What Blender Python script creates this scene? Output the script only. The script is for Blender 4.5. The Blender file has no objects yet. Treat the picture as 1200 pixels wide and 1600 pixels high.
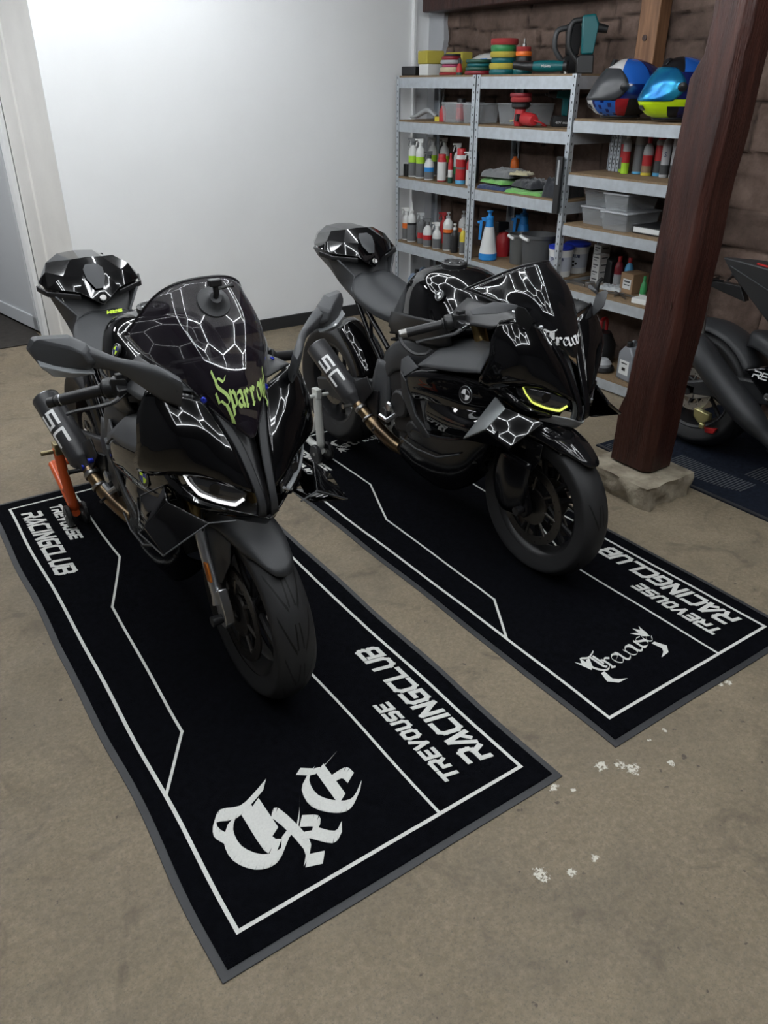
import bpy, bmesh, math, random
from math import sin, cos, pi, radians as R, sqrt, atan2, hypot, exp, floor
from mathutils import Vector, Matrix, noise

# ---------------------------------------------------------------- camera, world, lights, exposure
sc = bpy.context.scene
COL = sc.collection
random.seed(7)
CAM_H = 1.75
cd = bpy.data.cameras.new('camera'); cam = bpy.data.objects.new('camera', cd); COL.objects.link(cam)
cam.location = (0, 0, CAM_H); cam.rotation_euler = (R(90 - 28.77), 0, R(-34.3))
cd.sensor_fit = 'VERTICAL'; cd.sensor_height = 36; cd.lens = 36 * 1220 / 1600; cd.clip_start = .05
sc.camera = cam
W = bpy.data.worlds.new('world'); sc.world = W; W.use_nodes = True
W.node_tree.nodes['Background'].inputs[0].default_value = (.6, .65, .75, 1)
W.node_tree.nodes['Background'].inputs[1].default_value = .02
sc.view_settings.view_transform = 'Standard'; sc.view_settings.look = 'None'
sc.view_settings.gamma = 1; sc.view_settings.use_curve_mapping = False
sc.view_settings.exposure = 0.0
TUBE_POWER = 37.5
CEIL = 2.72

# ---------------------------------------------------------------- materials
def mat(name, col, rough=.5, metal=0, coat=0, emit=None, es=1, noise_amt=0, nscale=8, bump=0, bscale=40, alpha=1, trans=0, ior=1.5, spec=None, col2=None, stretch=None, sheen=0):
    m = bpy.data.materials.new(name); m.use_nodes = True
    nt = m.node_tree; b = nt.nodes['Principled BSDF']
    b.inputs['Base Color'].default_value = (*col, 1); b.inputs['Roughness'].default_value = rough
    b.inputs['Metallic'].default_value = metal; b.inputs['Coat Weight'].default_value = coat; b.inputs['Coat Roughness'].default_value = .03
    b.inputs['IOR'].default_value = ior; b.inputs['Transmission Weight'].default_value = trans; b.inputs['Alpha'].default_value = alpha
    if spec is not None: b.inputs['Specular IOR Level'].default_value = spec
    if sheen: b.inputs['Sheen Weight'].default_value = sheen
    if emit:
        b.inputs['Emission Color'].default_value = (*emit, 1); b.inputs['Emission Strength'].default_value = es
    tc = None
    if noise_amt or bump or col2:
        tc = nt.nodes.new('ShaderNodeTexCoord'); mp = nt.nodes.new('ShaderNodeMapping')
        nt.links.new(tc.outputs['Object'], mp.inputs[0])
        if stretch: mp.inputs['Scale'].default_value = stretch
    if noise_amt or col2:
        n = nt.nodes.new('ShaderNodeTexNoise'); n.inputs['Scale'].default_value = nscale; n.inputs['Detail'].default_value = 6
        nt.links.new(mp.outputs[0], n.inputs['Vector'])
        cr = nt.nodes.new('ShaderNodeValToRGB'); cr.color_ramp.elements[0].position = .3; cr.color_ramp.elements[1].position = .7
        c2 = col2 or tuple(min(1, c * (1 + noise_amt)) for c in col)
        c1 = col if col2 else tuple(c * (1 - noise_amt) for c in col)
        cr.color_ramp.elements[0].color = (*c1, 1); cr.color_ramp.elements[1].color = (*c2, 1)
        nt.links.new(n.outputs[0], cr.inputs[0]); nt.links.new(cr.outputs[0], b.inputs['Base Color'])
    if bump:
        n2 = nt.nodes.new('ShaderNodeTexNoise'); n2.inputs['Scale'].default_value = bscale; n2.inputs['Detail'].default_value = 5
        nt.links.new(mp.outputs[0], n2.inputs['Vector'])
        bp = nt.nodes.new('ShaderNodeBump'); bp.inputs['Strength'].default_value = bump; bp.inputs['Distance'].default_value = .01
        nt.links.new(n2.outputs[0], bp.inputs['Height']); nt.links.new(bp.outputs[0], b.inputs['Normal'])
    return m

# ---------------------------------------------------------------- mesh builder
def nrm(v): return Vector(v).normalized()
class G:
    def __init__(s): s.v = []; s.f = []; s.mi = []; s.uv = None
    def add(s, V, F, mi=0, M=None):
        o = len(s.v)
        for p in V:
            p = Vector(p); s.v.append(M @ p if M else p)
        for i, f in enumerate(F):
            s.f.append([o + k for k in f]); s.mi.append(mi[i] if isinstance(mi, (list, tuple)) else mi)
        return s
    def box(s, c, d, rot=None, mi=0, taper=1, M=None):
        x, y, z = (k / 2 for k in d)
        V = [Vector((a * x * (taper if e > 0 else 1), b * y * (taper if e > 0 else 1), e * z)) for e in (-1, 1) for a, b in ((-1, -1), (1, -1), (1, 1), (-1, 1))]
        T = Matrix.Translation(c)
        if rot is not None:
            from mathutils import Euler
            T = T @ Euler(rot).to_matrix().to_4x4()
        if M: T = M @ T
        return s.add(V, [(0, 3, 2, 1), (4, 5, 6, 7), (0, 1, 5, 4), (1, 2, 6, 5), (2, 3, 7, 6), (3, 0, 4, 7)], mi, T)
    def hull(s, pts, mi=0, M=None):
        bm = bmesh.new()
        for p in pts: bm.verts.new(p)
        bmesh.ops.convex_hull(bm, input=bm.verts)
        bm.verts.ensure_lookup_table(); bm.verts.index_update()
        s.add([v.co.copy() for v in bm.verts], [[v.index for v in f.verts] for f in bm.faces], mi, M); bm.free(); return s
    def prism(s, poly, h, M=None, mi=0, z0=0):
        n = len(poly)
        V = [(p[0], p[1], z0) for p in poly] + [(p[0], p[1], z0 + h) for p in poly]
        F = [list(range(n))[::-1], list(range(n, 2 * n))] + [(i, (i + 1) % n, n + (i + 1) % n, n + i) for i in range(n)]
        return s.add(V, F, mi, M)
    def tube(s, pts, r, n=10, closed=False, caps=True, mi=0, M=None, flat=1):
        pts = [Vector(p) for p in pts]; N = len(pts)
        rs = r if isinstance(r, (list, tuple)) else [r] * N
        V = []; up = None
        for i, p in enumerate(pts):
            if closed: t = pts[(i + 1) % N] - pts[i - 1]
            else: t = pts[min(i + 1, N - 1)] - pts[max(i - 1, 0)]
            t.normalize()
            if up is None:
                up = Vector((0, 0, 1)) if abs(t.z) < .9 else Vector((1, 0, 0))
            u = (up - t * up.dot(t)).normalized(); w = t.cross(u); up = u
            for k in range(n):
                a = 2 * pi * k / n; V.append(p + (u * cos(a) * flat + w * sin(a)) * rs[i])
        F = []
        for i in range(N if closed else N - 1):
            j = (i + 1) % N
            for k in range(n):
                k2 = (k + 1) % n; F.append((i * n + k, j * n + k, j * n + k2, i * n + k2))
        if caps and not closed:
            F.append(list(range(n))); F.append([(N - 1) * n + k for k in range(n)][::-1])
        return s.add(V, F, mi, M)
    def lathe(s, prof, n=24, M=None, mi=0, cap=True):
        """prof: (r, z[, mat]) list, around z"""
        V = []; F = []; mm = []
        for p in prof:
            for k in range(n):
                a = 2 * pi * k / n; V.append((p[0] * cos(a), p[0] * sin(a), p[1]))
        for i in range(len(prof) - 1):
            for k in range(n):
                k2 = (k + 1) % n; F.append((i * n + k, i * n + k2, (i + 1) * n + k2, (i + 1) * n + k))
                mm.append(prof[i + 1][2] if len(prof[i + 1]) > 2 else mi)
        if cap:
            F.append(list(range(n))[::-1]); mm.append(mm[0]); F.append([(len(prof) - 1) * n + k for k in range(n)]); mm.append(mm[-2])
        return s.add(V, F, mm, M)
    def grid(s, rows, mi=0, M=None, closed=False):
        V = [p for r in rows for p in r]; m = len(rows[0]); F = []
        for i in range(len(rows) - 1):
            for k in range(m if closed else m - 1):
                k2 = (k + 1) % m
                F.append((i * m + k, i * m + k2, (i + 1) * m + k2, (i + 1) * m + k))
        return s.add(V, F, mi, M)
    def build(s, name, m=None, parent=None, smooth=True, ang=38, bevel=0, solid=0, sub=0, weld=False, seg=2, off=-1):
        me = bpy.data.meshes.new(name); me.from_pydata([tuple(v) for v in s.v], [], [tuple(f) for f in s.f])
        for mm in (m if isinstance(m, (list, tuple)) else [m]):
            if mm: me.materials.append(mm)
        for p, i in zip(me.polygons, s.mi): p.material_index = i
        bm = bmesh.new(); bm.from_mesh(me)
        if weld: bmesh.ops.remove_doubles(bm, verts=bm.verts, dist=.0004)
        bmesh.ops.recalc_face_normals(bm, faces=bm.faces)
        bm.to_mesh(me); bm.free()
        if smooth:
            for p in me.polygons: p.use_smooth = True
            me.set_sharp_from_angle(angle=R(ang))
        o = bpy.data.objects.new(name, me); COL.objects.link(o)
        if parent: o.parent = parent
        if solid:
            md = o.modifiers.new('s', 'SOLIDIFY'); md.thickness = solid; md.offset = off
        if sub:
            md = o.modifiers.new('ss', 'SUBSURF'); md.levels = sub; md.render_levels = sub
        if bevel:
            md = o.modifiers.new('b', 'BEVEL'); md.width = bevel; md.segments = seg; md.limit_method = 'ANGLE'; md.angle_limit = R(40)
            md.harden_normals = False
        return o

def cr(p0, p1, p2, p3, t):
    return .5 * ((2 * p1) + (p2 - p0) * t + (2 * p0 - 5 * p1 + 4 * p2 - p3) * t * t + (3 * p1 - p0 - 3 * p2 + p3) * t ** 3)
def spline(pts, n):
    pts = [Vector(p) for p in pts]; N = len(pts)
    if N == 2: return [pts[0].lerp(pts[1], i / n) for i in range(n + 1)]
    E = [2 * pts[0] - pts[1]] + pts + [2 * pts[-1] - pts[-2]]
    out = []
    for i in range(n + 1):
        t = i / n * (N - 1); k = min(int(t), N - 2); out.append(cr(E[k], E[k + 1], E[k + 2], E[k + 3], t - k))
    return out
def patch(rows, nu=10, nv=10):
    A = [spline(r, nu) for r in rows]
    cols = [spline([a[i] for a in A], nv) for i in range(nu + 1)]
    return [[cols[i][j] for i in range(nu + 1)] for j in range(nv + 1)]
def mx(rows, s): return [[(p[0] * s, p[1], p[2]) for p in r] for r in rows]
def frame(o, z, x=(1, 0, 0)):
    """matrix with local z along z, origin o"""
    z = nrm(z); x = Vector(x); x = (x - z * x.dot(z))
    if x.length < 1e-4: x = Vector((0, 1, 0)) - z * z.y
    x.normalize(); y = z.cross(x)
    return Matrix(((x.x, y.x, z.x, o[0]), (x.y, y.y, z.y, o[1]), (x.z, y.z, z.z, o[2]), (0, 0, 0, 1)))

def tag(o, label=None, cat=None, group=None, kind=None):
    if label: o['label'] = label
    if cat: o['category'] = cat
    if group: o['group'] = group
    if kind: o['kind'] = kind
    return o
def thing(name, label, cat, loc=(0, 0, 0), rz=0, group=None, sc_=1):
    o = bpy.data.objects.new(name, None); COL.objects.link(o); o.location = loc; o.rotation_euler = (0, 0, rz); o.empty_display_size = .05
    o.scale = (sc_,) * 3
    return tag(o, label, cat, group)
def copy_tree(o, parent=None):
    c = o.copy(); COL.objects.link(c)
    if parent: c.parent = parent
    for ch in list(o.children): copy_tree(ch, c)
    return c

# ---------------------------------------------------------------- lettering
# techno strokes on a 0..1 x 0..1 cell
TECH = {
 'R': [[(0, 0), (.0, .42), (.62, .42), (.95, 0)], [(0, 1), (.8, 1), (.95, .86), (.95, .56), (.8, .42), (.5, .42)]],
 'A': [[(0, 0), (.5, 1), (.62, 1), (1, 0)], [(.45, .05), (.8, .3)]],
 'C': [[(.95, 1), (.2, 1), (0, .8), (0, .2), (.2, 0), (.95, 0)]],
 'I': [[(0.1, 0), (.1, 1)]],
 'N': [[(0, 0), (0, 1), (.9, 0), (.9, 1)]],
 'G': [[(.95, 1), (.2, 1), (0, .8), (0, .2), (.2, 0), (.95, 0), (.95, .5), (.5, .5)]],
 'L': [[(0, 1), (0, 0), (.9, 0)]],
 'U': [[(0, 1), (0, .2), (.2, 0), (.75, 0), (.95, .2), (.95, 1)]],
 'B': [[(0, .5), (.75, .5), (.95, .66), (.95, .86), (.8, 1), (0, 1)], [(0, .72), (0, 0), (.8, 0), (.95, .14), (.95, .36), (.75, .5)]],
 'T': [[(0, 1), (1, 1)], [(.5, 1), (.5, 0)]],
 'E': [[(.95, 1), (0, 1), (0, 0), (.95, 0)], [(0, .5), (.85, .5)]],
 'V': [[(0, 1), (.45, 0), (.95, 1)]],
 'O': [[(.2, 0), (0, .2), (0, .8), (.2, 1), (.75, 1), (.95, .8), (.95, .2), (.75, 0), (.2, 0)]],
 'S': [[(.95, 1), (.15, 1), (0, .88), (0, .6), (.12, .5), (.82, .5), (.95, .4), (.95, .12), (.8, 0), (0, 0)]],
 'M': [[(0, 0), (0, 1), (.5, .4), (1, 1), (1, 0)]],
 'W': [[(0, 1), (.25, 0), (.5, .7), (.75, 0), (1, 1)]],
}
def quad(a, b, w):
    a = Vector(a); b = Vector(b); d = (b - a); d.normalize(); n = Vector((-d.y, d.x)) * w / 2; e = d * w * .5
    a = a - e; b = b + e
    return [a - n, b - n, b + n, a + n]
TK = [0]
def tech_text(g, s, M, cw=1., chh=1., w=.16, gap=.35, slant=.0, h=.001, mi=0):
    x = 0
    for c in s:
        if c == ' ': x += cw; continue
        wd = cw * (.25 if c == 'I' else 1)
        for st in TECH[c]:
            for a, b in zip(st, st[1:]):
                q = quad((a[0] * cw, a[1] * chh), (b[0] * cw, b[1] * chh), w)
                q = [(p.x + x + slant * p.y, p.y) for p in q]
                TK[0] = (TK[0] + 1) % 12; g.prism(q, h + TK[0] * 6e-5, M, mi)
        x += wd + gap
    return x - gap
# blackletter: skeleton strokes drawn with a slanted broad nib
BLK = {
 'T': [[(.08, .55), (.0, .75), (.12, .95), (.4, .86), (.7, .96), (.95, 1.08)], [(.28, .80), (.12, .6), (.1, .3), (.28, .04), (.55, -.02), (.85, .2)], [(.52, .85), (.52, .22), (.62, .1)], [(.66, .86), (.66, .3)]],
 'K': [[(.1, .9), (.28, 1.0), (.3, .25), (.1, .0)], [(.0, .5), (.3, .6)], [(.3, .5), (.55, .72), (.75, .95)], [(.5, .62), (.7, .45), (.55, .3), (.35, .38)], [(.5, .35), (.72, .05), (.95, .12)], [(.1, .0), (.35, -.12)]],
 'E': [[(.85, .95), (.45, .8), (.15, .95)], [(.35, .86), (.12, .65), (.1, .3), (.35, .03), (.6, -.02), (.92, .2)], [(.5, .82), (.5, .12)], [(.5, .52), (.8, .55), (.85, .4)]],
 'S': [[(.95, 1.05), (.7, .85), (.35, .95), (.1, .78), (.2, .6), (.7, .42), (.85, .2), (.55, .0), (.2, .12), (.05, .0)], [(.05, .0), (-.1, .35)], [(.1, .8), (-.05, 1.15)], [(.55, .0), (.75, -.35), (.9, -.75)]],
 'p': [[(.15, .75), (.25, .62), (.25, -.35), (.15, -.5)], [(.25, .6), (.55, .72), (.75, .55), (.75, .12), (.5, -.02), (.28, .1)]],
 'a': [[(.15, .6), (.5, .72), (.7, .6), (.7, .1), (.85, -.02)], [(.7, .4), (.25, .32), (.15, .1), (.4, -.02), (.7, .12)]],
 'r': [[(.15, .7), (.28, .6), (.28, .08), (.15, .0), (.42, -.05)], [(.28, .58), (.5, .72), (.72, .6)]],
 'o': [[(.2, .55), (.5, .72), (.75, .55), (.75, .12), (.45, -.02), (.2, .12), (.2, .55)]],
 'w': [[(.1, .78), (.2, .6), (.2, .12), (.38, -.02), (.5, .12), (.5, .75)], [(.5, .12), (.68, -.02), (.85, .12), (.85, .6), (.95, 1.15)], [(.85, .2), (.95, -.3), (1.05, -.8)]],
 'e': [[(.75, .2), (.45, -.02), (.2, .15), (.2, .52), (.5, .72), (.75, .55), (.25, .3)]],
 'v': [[(.1, .75), (.22, .6), (.22, .1), (.42, -.02), (.75, .2), (.75, .65)]],
 'u': [[(.1, .72), (.22, .6), (.22, .12), (.42, -.02), (.7, .15)], [(.7, .72), (.7, .1), (.85, -.02)]],
 's': [[(.75, .65), (.45, .72), (.2, .56), (.7, .28), (.7, .08), (.4, -.02), (.15, .1)]],
 'Y': [[(.05, .95), (.2, .7), (.4, .5), (.42, .1), (.2, -.15)], [(.85, 1.05), (.6, .75), (.42, .5)]],
}
def nib_text(g, s, mapf, cw=.8, size=1., nib=.15, ang=40, h=.001, adv=None, mi=0, arc=0):
    """mapf(x, y, lift) -> 3D point"""
    x = 0; nv = Vector((cos(R(ang)), sin(R(ang)))) * nib / 2; tot = len(s) * cw
    for i, c in enumerate(s):
        cs = 1.35 if (i == 0 and len(s) > 1) else 1
        for st in BLK[c]:
            P = [Vector((p.x, p.y)) for p in spline([(q[0], q[1], 0) for q in st], (len(st) - 1) * 3)] if len(st) > 2 else [Vector(q) for q in st]
            P = [Vector((p.x * cs * .9 + x, p.y * cs)) for p in P]
            for a, b in zip(P, P[1:]):
                d = (b - a).normalized(); t = Vector((-d.y, d.x)) * .02
                q = [a - nv - t, b - nv - t, b + nv + t, a + nv + t]
                TK[0] = (TK[0] + 1) % 24; hh = h + TK[0] * h * .05
                V = [mapf(p.x, p.y + arc * (p.x - tot / 2) ** 2, 0) for p in q] + [mapf(p.x, p.y + arc * (p.x - tot / 2) ** 2, hh) for p in q]
                g.add(V, [(0, 1, 2, 3), (7, 6, 5, 4), (0, 4, 5, 1), (1, 5, 6, 2), (2, 6, 7, 3), (3, 7, 4, 0)], mi)
        x += cw * cs
def font_text(s, M, size=.02, h=.0006, name='lettering', m=None, parent=None, bold=0):
    c = bpy.data.curves.new('t', 'FONT'); c.body = s; c.size = size; c.extrude = h; c.align_x = 'CENTER'; c.align_y = 'CENTER'; c.resolution_u = 2; c.offset = bold
    t = bpy.data.objects.new('t', c); COL.objects.link(t)
    dg = bpy.context.evaluated_depsgraph_get(); me = bpy.data.meshes.new_from_object(t.evaluated_get(dg))
    bpy.data.objects.remove(t); me.transform(M); me.materials.clear()
    if m: me.materials.append(m)
    o = bpy.data.objects.new(name, me); COL.objects.link(o)
    if parent: o.parent = parent
    return o

# ---------------------------------------------------------------- room
def floor_material():
    m = bpy.data.materials.new('concrete'); m.use_nodes = True; nt = m.node_tree; N = nt.nodes; L = nt.links; b = N['Principled BSDF']
    tc = N.new('ShaderNodeTexCoord')
    def noi(scale, det=6, rough=.6, dist=0):
        n = N.new('ShaderNodeTexNoise'); n.inputs['Scale'].default_value = scale; n.inputs['Detail'].default_value = det; n.inputs['Roughness'].default_value = rough; n.inputs['Distortion'].default_value = dist
        L.new(tc.outputs['Object'], n.inputs['Vector']); return n.outputs[0]
    def ramp(i, *st):
        r = N.new('ShaderNodeValToRGB'); e = r.color_ramp.elements
        while len(e) < len(st): e.new(.5)
        for k, (p, c) in enumerate(st):
            e[k].position = p; e[k].color = (*c, 1) if isinstance(c, tuple) else (c, c, c, 1)
        L.new(i, r.inputs[0]); return r.outputs[0]
    def mix(f, a, b_, mode='MIX'):
        x = N.new('ShaderNodeMix'); x.data_type = 'RGBA'; x.blend_type = mode
        for sk, v in ((x.inputs[0], f), (x.inputs[6], a), (x.inputs[7], b_)):
            if isinstance(v, (float, int)): sk.default_value = v
            elif isinstance(v, tuple): sk.default_value = (*v, 1)
            else: L.new(v, sk)
        return x.outputs[2]
    base = ramp(noi(1.3, 8, .65, .6), (.32, (0.1679 , 0.1338 , 0.0875)), (.5, (0.2141 , 0.1729 , 0.1153)), (.68, (0.2686 , 0.218 , 0.149)))
    c = mix(ramp(noi(9, 8, .75, .5), (.42, 0), (.60, .9)), base, (0.1931 , 0.1541 , 0.1037))
    c = mix(ramp(noi(55, 6, .75), (.42, 0), (.7, .8)), c, (0.3022 , 0.248 , 0.1749))
    c = mix(ramp(noi(120, 5, .85), (.34, .75), (.5, 0)), c, (.12, .105, .085))
    c = mix(ramp(noi(30, 3, .5), (.70, 0), (.735, .8)), c, (.07, .058, .048))
    c = mix(ramp(noi(2.1, 6, .7, .8), (.45, 0), (.7, .45)), c, (0.0903 , 0.08 , 0.0616))
    c = mix(ramp(noi(4.3, 5, .6, 1.5), (.56, 0), (.70, .7)), c, (0.1133 , 0.0902 , 0.0648))
    # white paint spots and scratches at their own places
    spots = [(1.28, 1.02, .035), (1.32, .985, .02), (1.05, .84, .05), (1.12, .80, .03), (1.63, .89, .03), (1.65, .99, .018), (1.52, .94, .05), (1.45, 1.0, .045), (1.50, .97, .04), (1.72, .99, .02), (2.05, 1.02, .022), (2.08, 1.01, .03), (1.2, .8, .03), (1.22, 1.62, .012)]
    acc = None
    for (x, y, r) in spots:
        v = N.new('ShaderNodeVectorMath'); v.operation = 'DISTANCE'; L.new(tc.outputs['Object'], v.inputs[0]); v.inputs[1].default_value = (x, y, 0)
        k = N.new('ShaderNodeMath'); k.operation = 'DIVIDE'; L.new(v.outputs['Value'], k.inputs[0]); k.inputs[1].default_value = r
        k2 = N.new('ShaderNodeMath'); k2.operation = 'SUBTRACT'; k2.use_clamp = True; k2.inputs[0].default_value = 1.25; L.new(k.outputs[0], k2.inputs[1])
        if acc is None: acc = k2.outputs[0]
        else:
            q = N.new('ShaderNodeMath'); q.operation = 'MAXIMUM'; L.new(acc, q.inputs[0]); L.new(k2.outputs[0], q.inputs[1]); acc = q.outputs[0]
    mul = N.new('ShaderNodeMath'); mul.operation = 'MULTIPLY'; L.new(acc, mul.inputs[0]); L.new(noi(75, 4, .75), mul.inputs[1])
    c = mix(ramp(mul.outputs[0], (.44, 0), (.5, .9)), c, (.68, .66, .58))
    L.new(c, b.inputs['Base Color'])
    rr = ramp(noi(5), (.3, .55), (.7, .8)); L.new(rr, b.inputs['Roughness']); b.inputs['Specular IOR Level'].default_value = .35
    bp = N.new('ShaderNodeBump'); bp.inputs['Strength'].default_value = .35; bp.inputs['Distance'].default_value = .004
    L.new(noi(60, 6, .7), bp.inputs['Height']); L.new(bp.outputs[0], b.inputs['Normal'])
    return m
M_floor = floor_material()
M_white = mat('white_paint', (.80, .81, .815), .55, noise_amt=.015, nscale=3, bump=.06, bscale=25)
M_cream = mat('cream_plaster', (.80, .79, .76), .7, noise_amt=.03, nscale=5, bump=.2, bscale=40)
M_plaster = mat('grey_plaster', (.40, .41, .43), .8, noise_amt=.04, nscale=4, bump=.2)
M_ceil = mat('ceiling_paint', (.22, .22, .22), .9)
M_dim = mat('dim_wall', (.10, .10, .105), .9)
M_black_trim = mat('black_skirting', (.02, .021, .023), .5)
M_door = mat('door_grey', (.55, .57, .59), .4)
M_wood = mat('beam_wood', (.020, .0065, .005), .36, noise_amt=0, col2=(.060, .020, .014), nscale=5, bump=.6, bscale=30, stretch=(6, 6, .6), spec=.35)
M_stud = mat('stud_wood', (.14, .065, .03), .6, col2=(.27, .135, .066), nscale=9, bump=.3, bscale=60, stretch=(5, 5, .5))
M_woodblk = mat('beam_dark', (.03, .013, .010), .6, col2=(.06, .028, .02), nscale=8, bump=.4)
M_plinth = mat('plinth_stone', (.15, .12, .085), .9, col2=(.34, .30, .225), nscale=14, bump=.9, bscale=30)

def struct(o): o['kind'] = 'structure'; return o
struct(G().box((1.2, 2.5, -.05), (7.6, 10.4, .1)).build('floor', M_floor, smooth=False))
struct(G().box((1.2, 2.5, CEIL + .05), (7.6, 10.4, .1)).build('ceiling', M_ceil, smooth=False))
g = G(); g.box((2.9, 5.755, CEIL / 2), (3.11, .14, CEIL)); g.box((4.15, 5.672, CEIL / 2), (.02, .03, CEIL))
struct(g.build('wall_back', M_white, smooth=False))
struct(G().box((2.9, 5.677, .047), (2.95, .018, .094)).build('baseboard_back', M_black_trim, smooth=False, bevel=.003))
struct(G().box((1.2, -2.65, CEIL / 2), (7.6, .1, CEIL)).build('wall_front', M_dim, smooth=False))
struct(G().box((-2.55, 2.5, CEIL / 2), (.1, 10.4, CEIL)).build('wall_left', M_dim, smooth=False))
# splayed reveal left of the white wall: rounded corner, plaster strip, step, frame
g = G(); H = CEIL
pl = [(1.348, 5.686), (1.338, 5.72), (1.33, 5.88), (1.318, 5.97), (1.306, 6.0), (1.285, 6.22), (1.272, 6.225), (1.245, 6.50), (1.36, 6.50), (1.44, 5.89)]
g.prism(pl, H); struct(g.build('trim_1', M_cream, ang=25))
g = G(); g.prism([(1.238, 6.50), (1.205, 6.51), (1.19, 6.56), (1.30, 6.60)], H); struct(g.build('trim_2', M_white, bevel=.004))
# open door leaf with a raised frame
dx, dy = -.17, 1.0; dl = hypot(dx, dy); dx /= dl; dy /= dl
door = G(); MD = Matrix.Translation((1.195, 6.57, 0)) @ Matrix.Rotation(atan2(dy, dx), 4, 'Z')
door.box((.45, -.022, 1.06), (.9, .04, 2.06), M=MD)
for (a, b_, c_, d_) in ((.04, 1.06, .08, 2.06), (.86, 1.06, .08, 2.06), (.45, .085, .9, .11), (.45, 2.05, .9, .08)):
    door.box((a, .004, b_), (c_, .016, d_), M=MD)
struct(door.build('door_1', M_door, smooth=False, bevel=.006))
struct(G().box((.0, 7.75, CEIL / 2), (5, .1, CEIL)).build('wall_hall', M_dim, smooth=False))
g = G().box((.3, 7.0, .004), (1.75, 1.3, .008)); tag(g.build('doorway_shade', mat('shade_sheet', (.03, .026, .022), .9, noise_amt=.3, nscale=20)), 'dark sheet painting the shade on the doorway floor below the grey door', 'painted shade')  # dark sheet stands in for the shaded gap at the doorway
# small hole in the white wall
g = G(); g.lathe([(.011, 0), (.011, .006), (.008, .006), (.008, .001)], 16, frame((1.526, 5.6845, .72), (0, -1, 0)))
tag(g.build('wall_grommet', M_black_trim), 'tiny black grommet in the white wall above the left motorcycle tail', 'grommet')

ld = bpy.data.lights.new('hall_fill', 'AREA'); ld.energy = 42; ld.size = .5; ld.color = (.95, .97, 1)  # unseen fill light, added to brighten the door and the reveal
lo_ = bpy.data.objects.new('hall_fill', ld); COL.objects.link(lo_); lo_.location = (-.4, 6.6, CEIL - .06)
tag(lo_, 'unseen fill light added in the hall to brighten the door', 'fill light')
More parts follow.
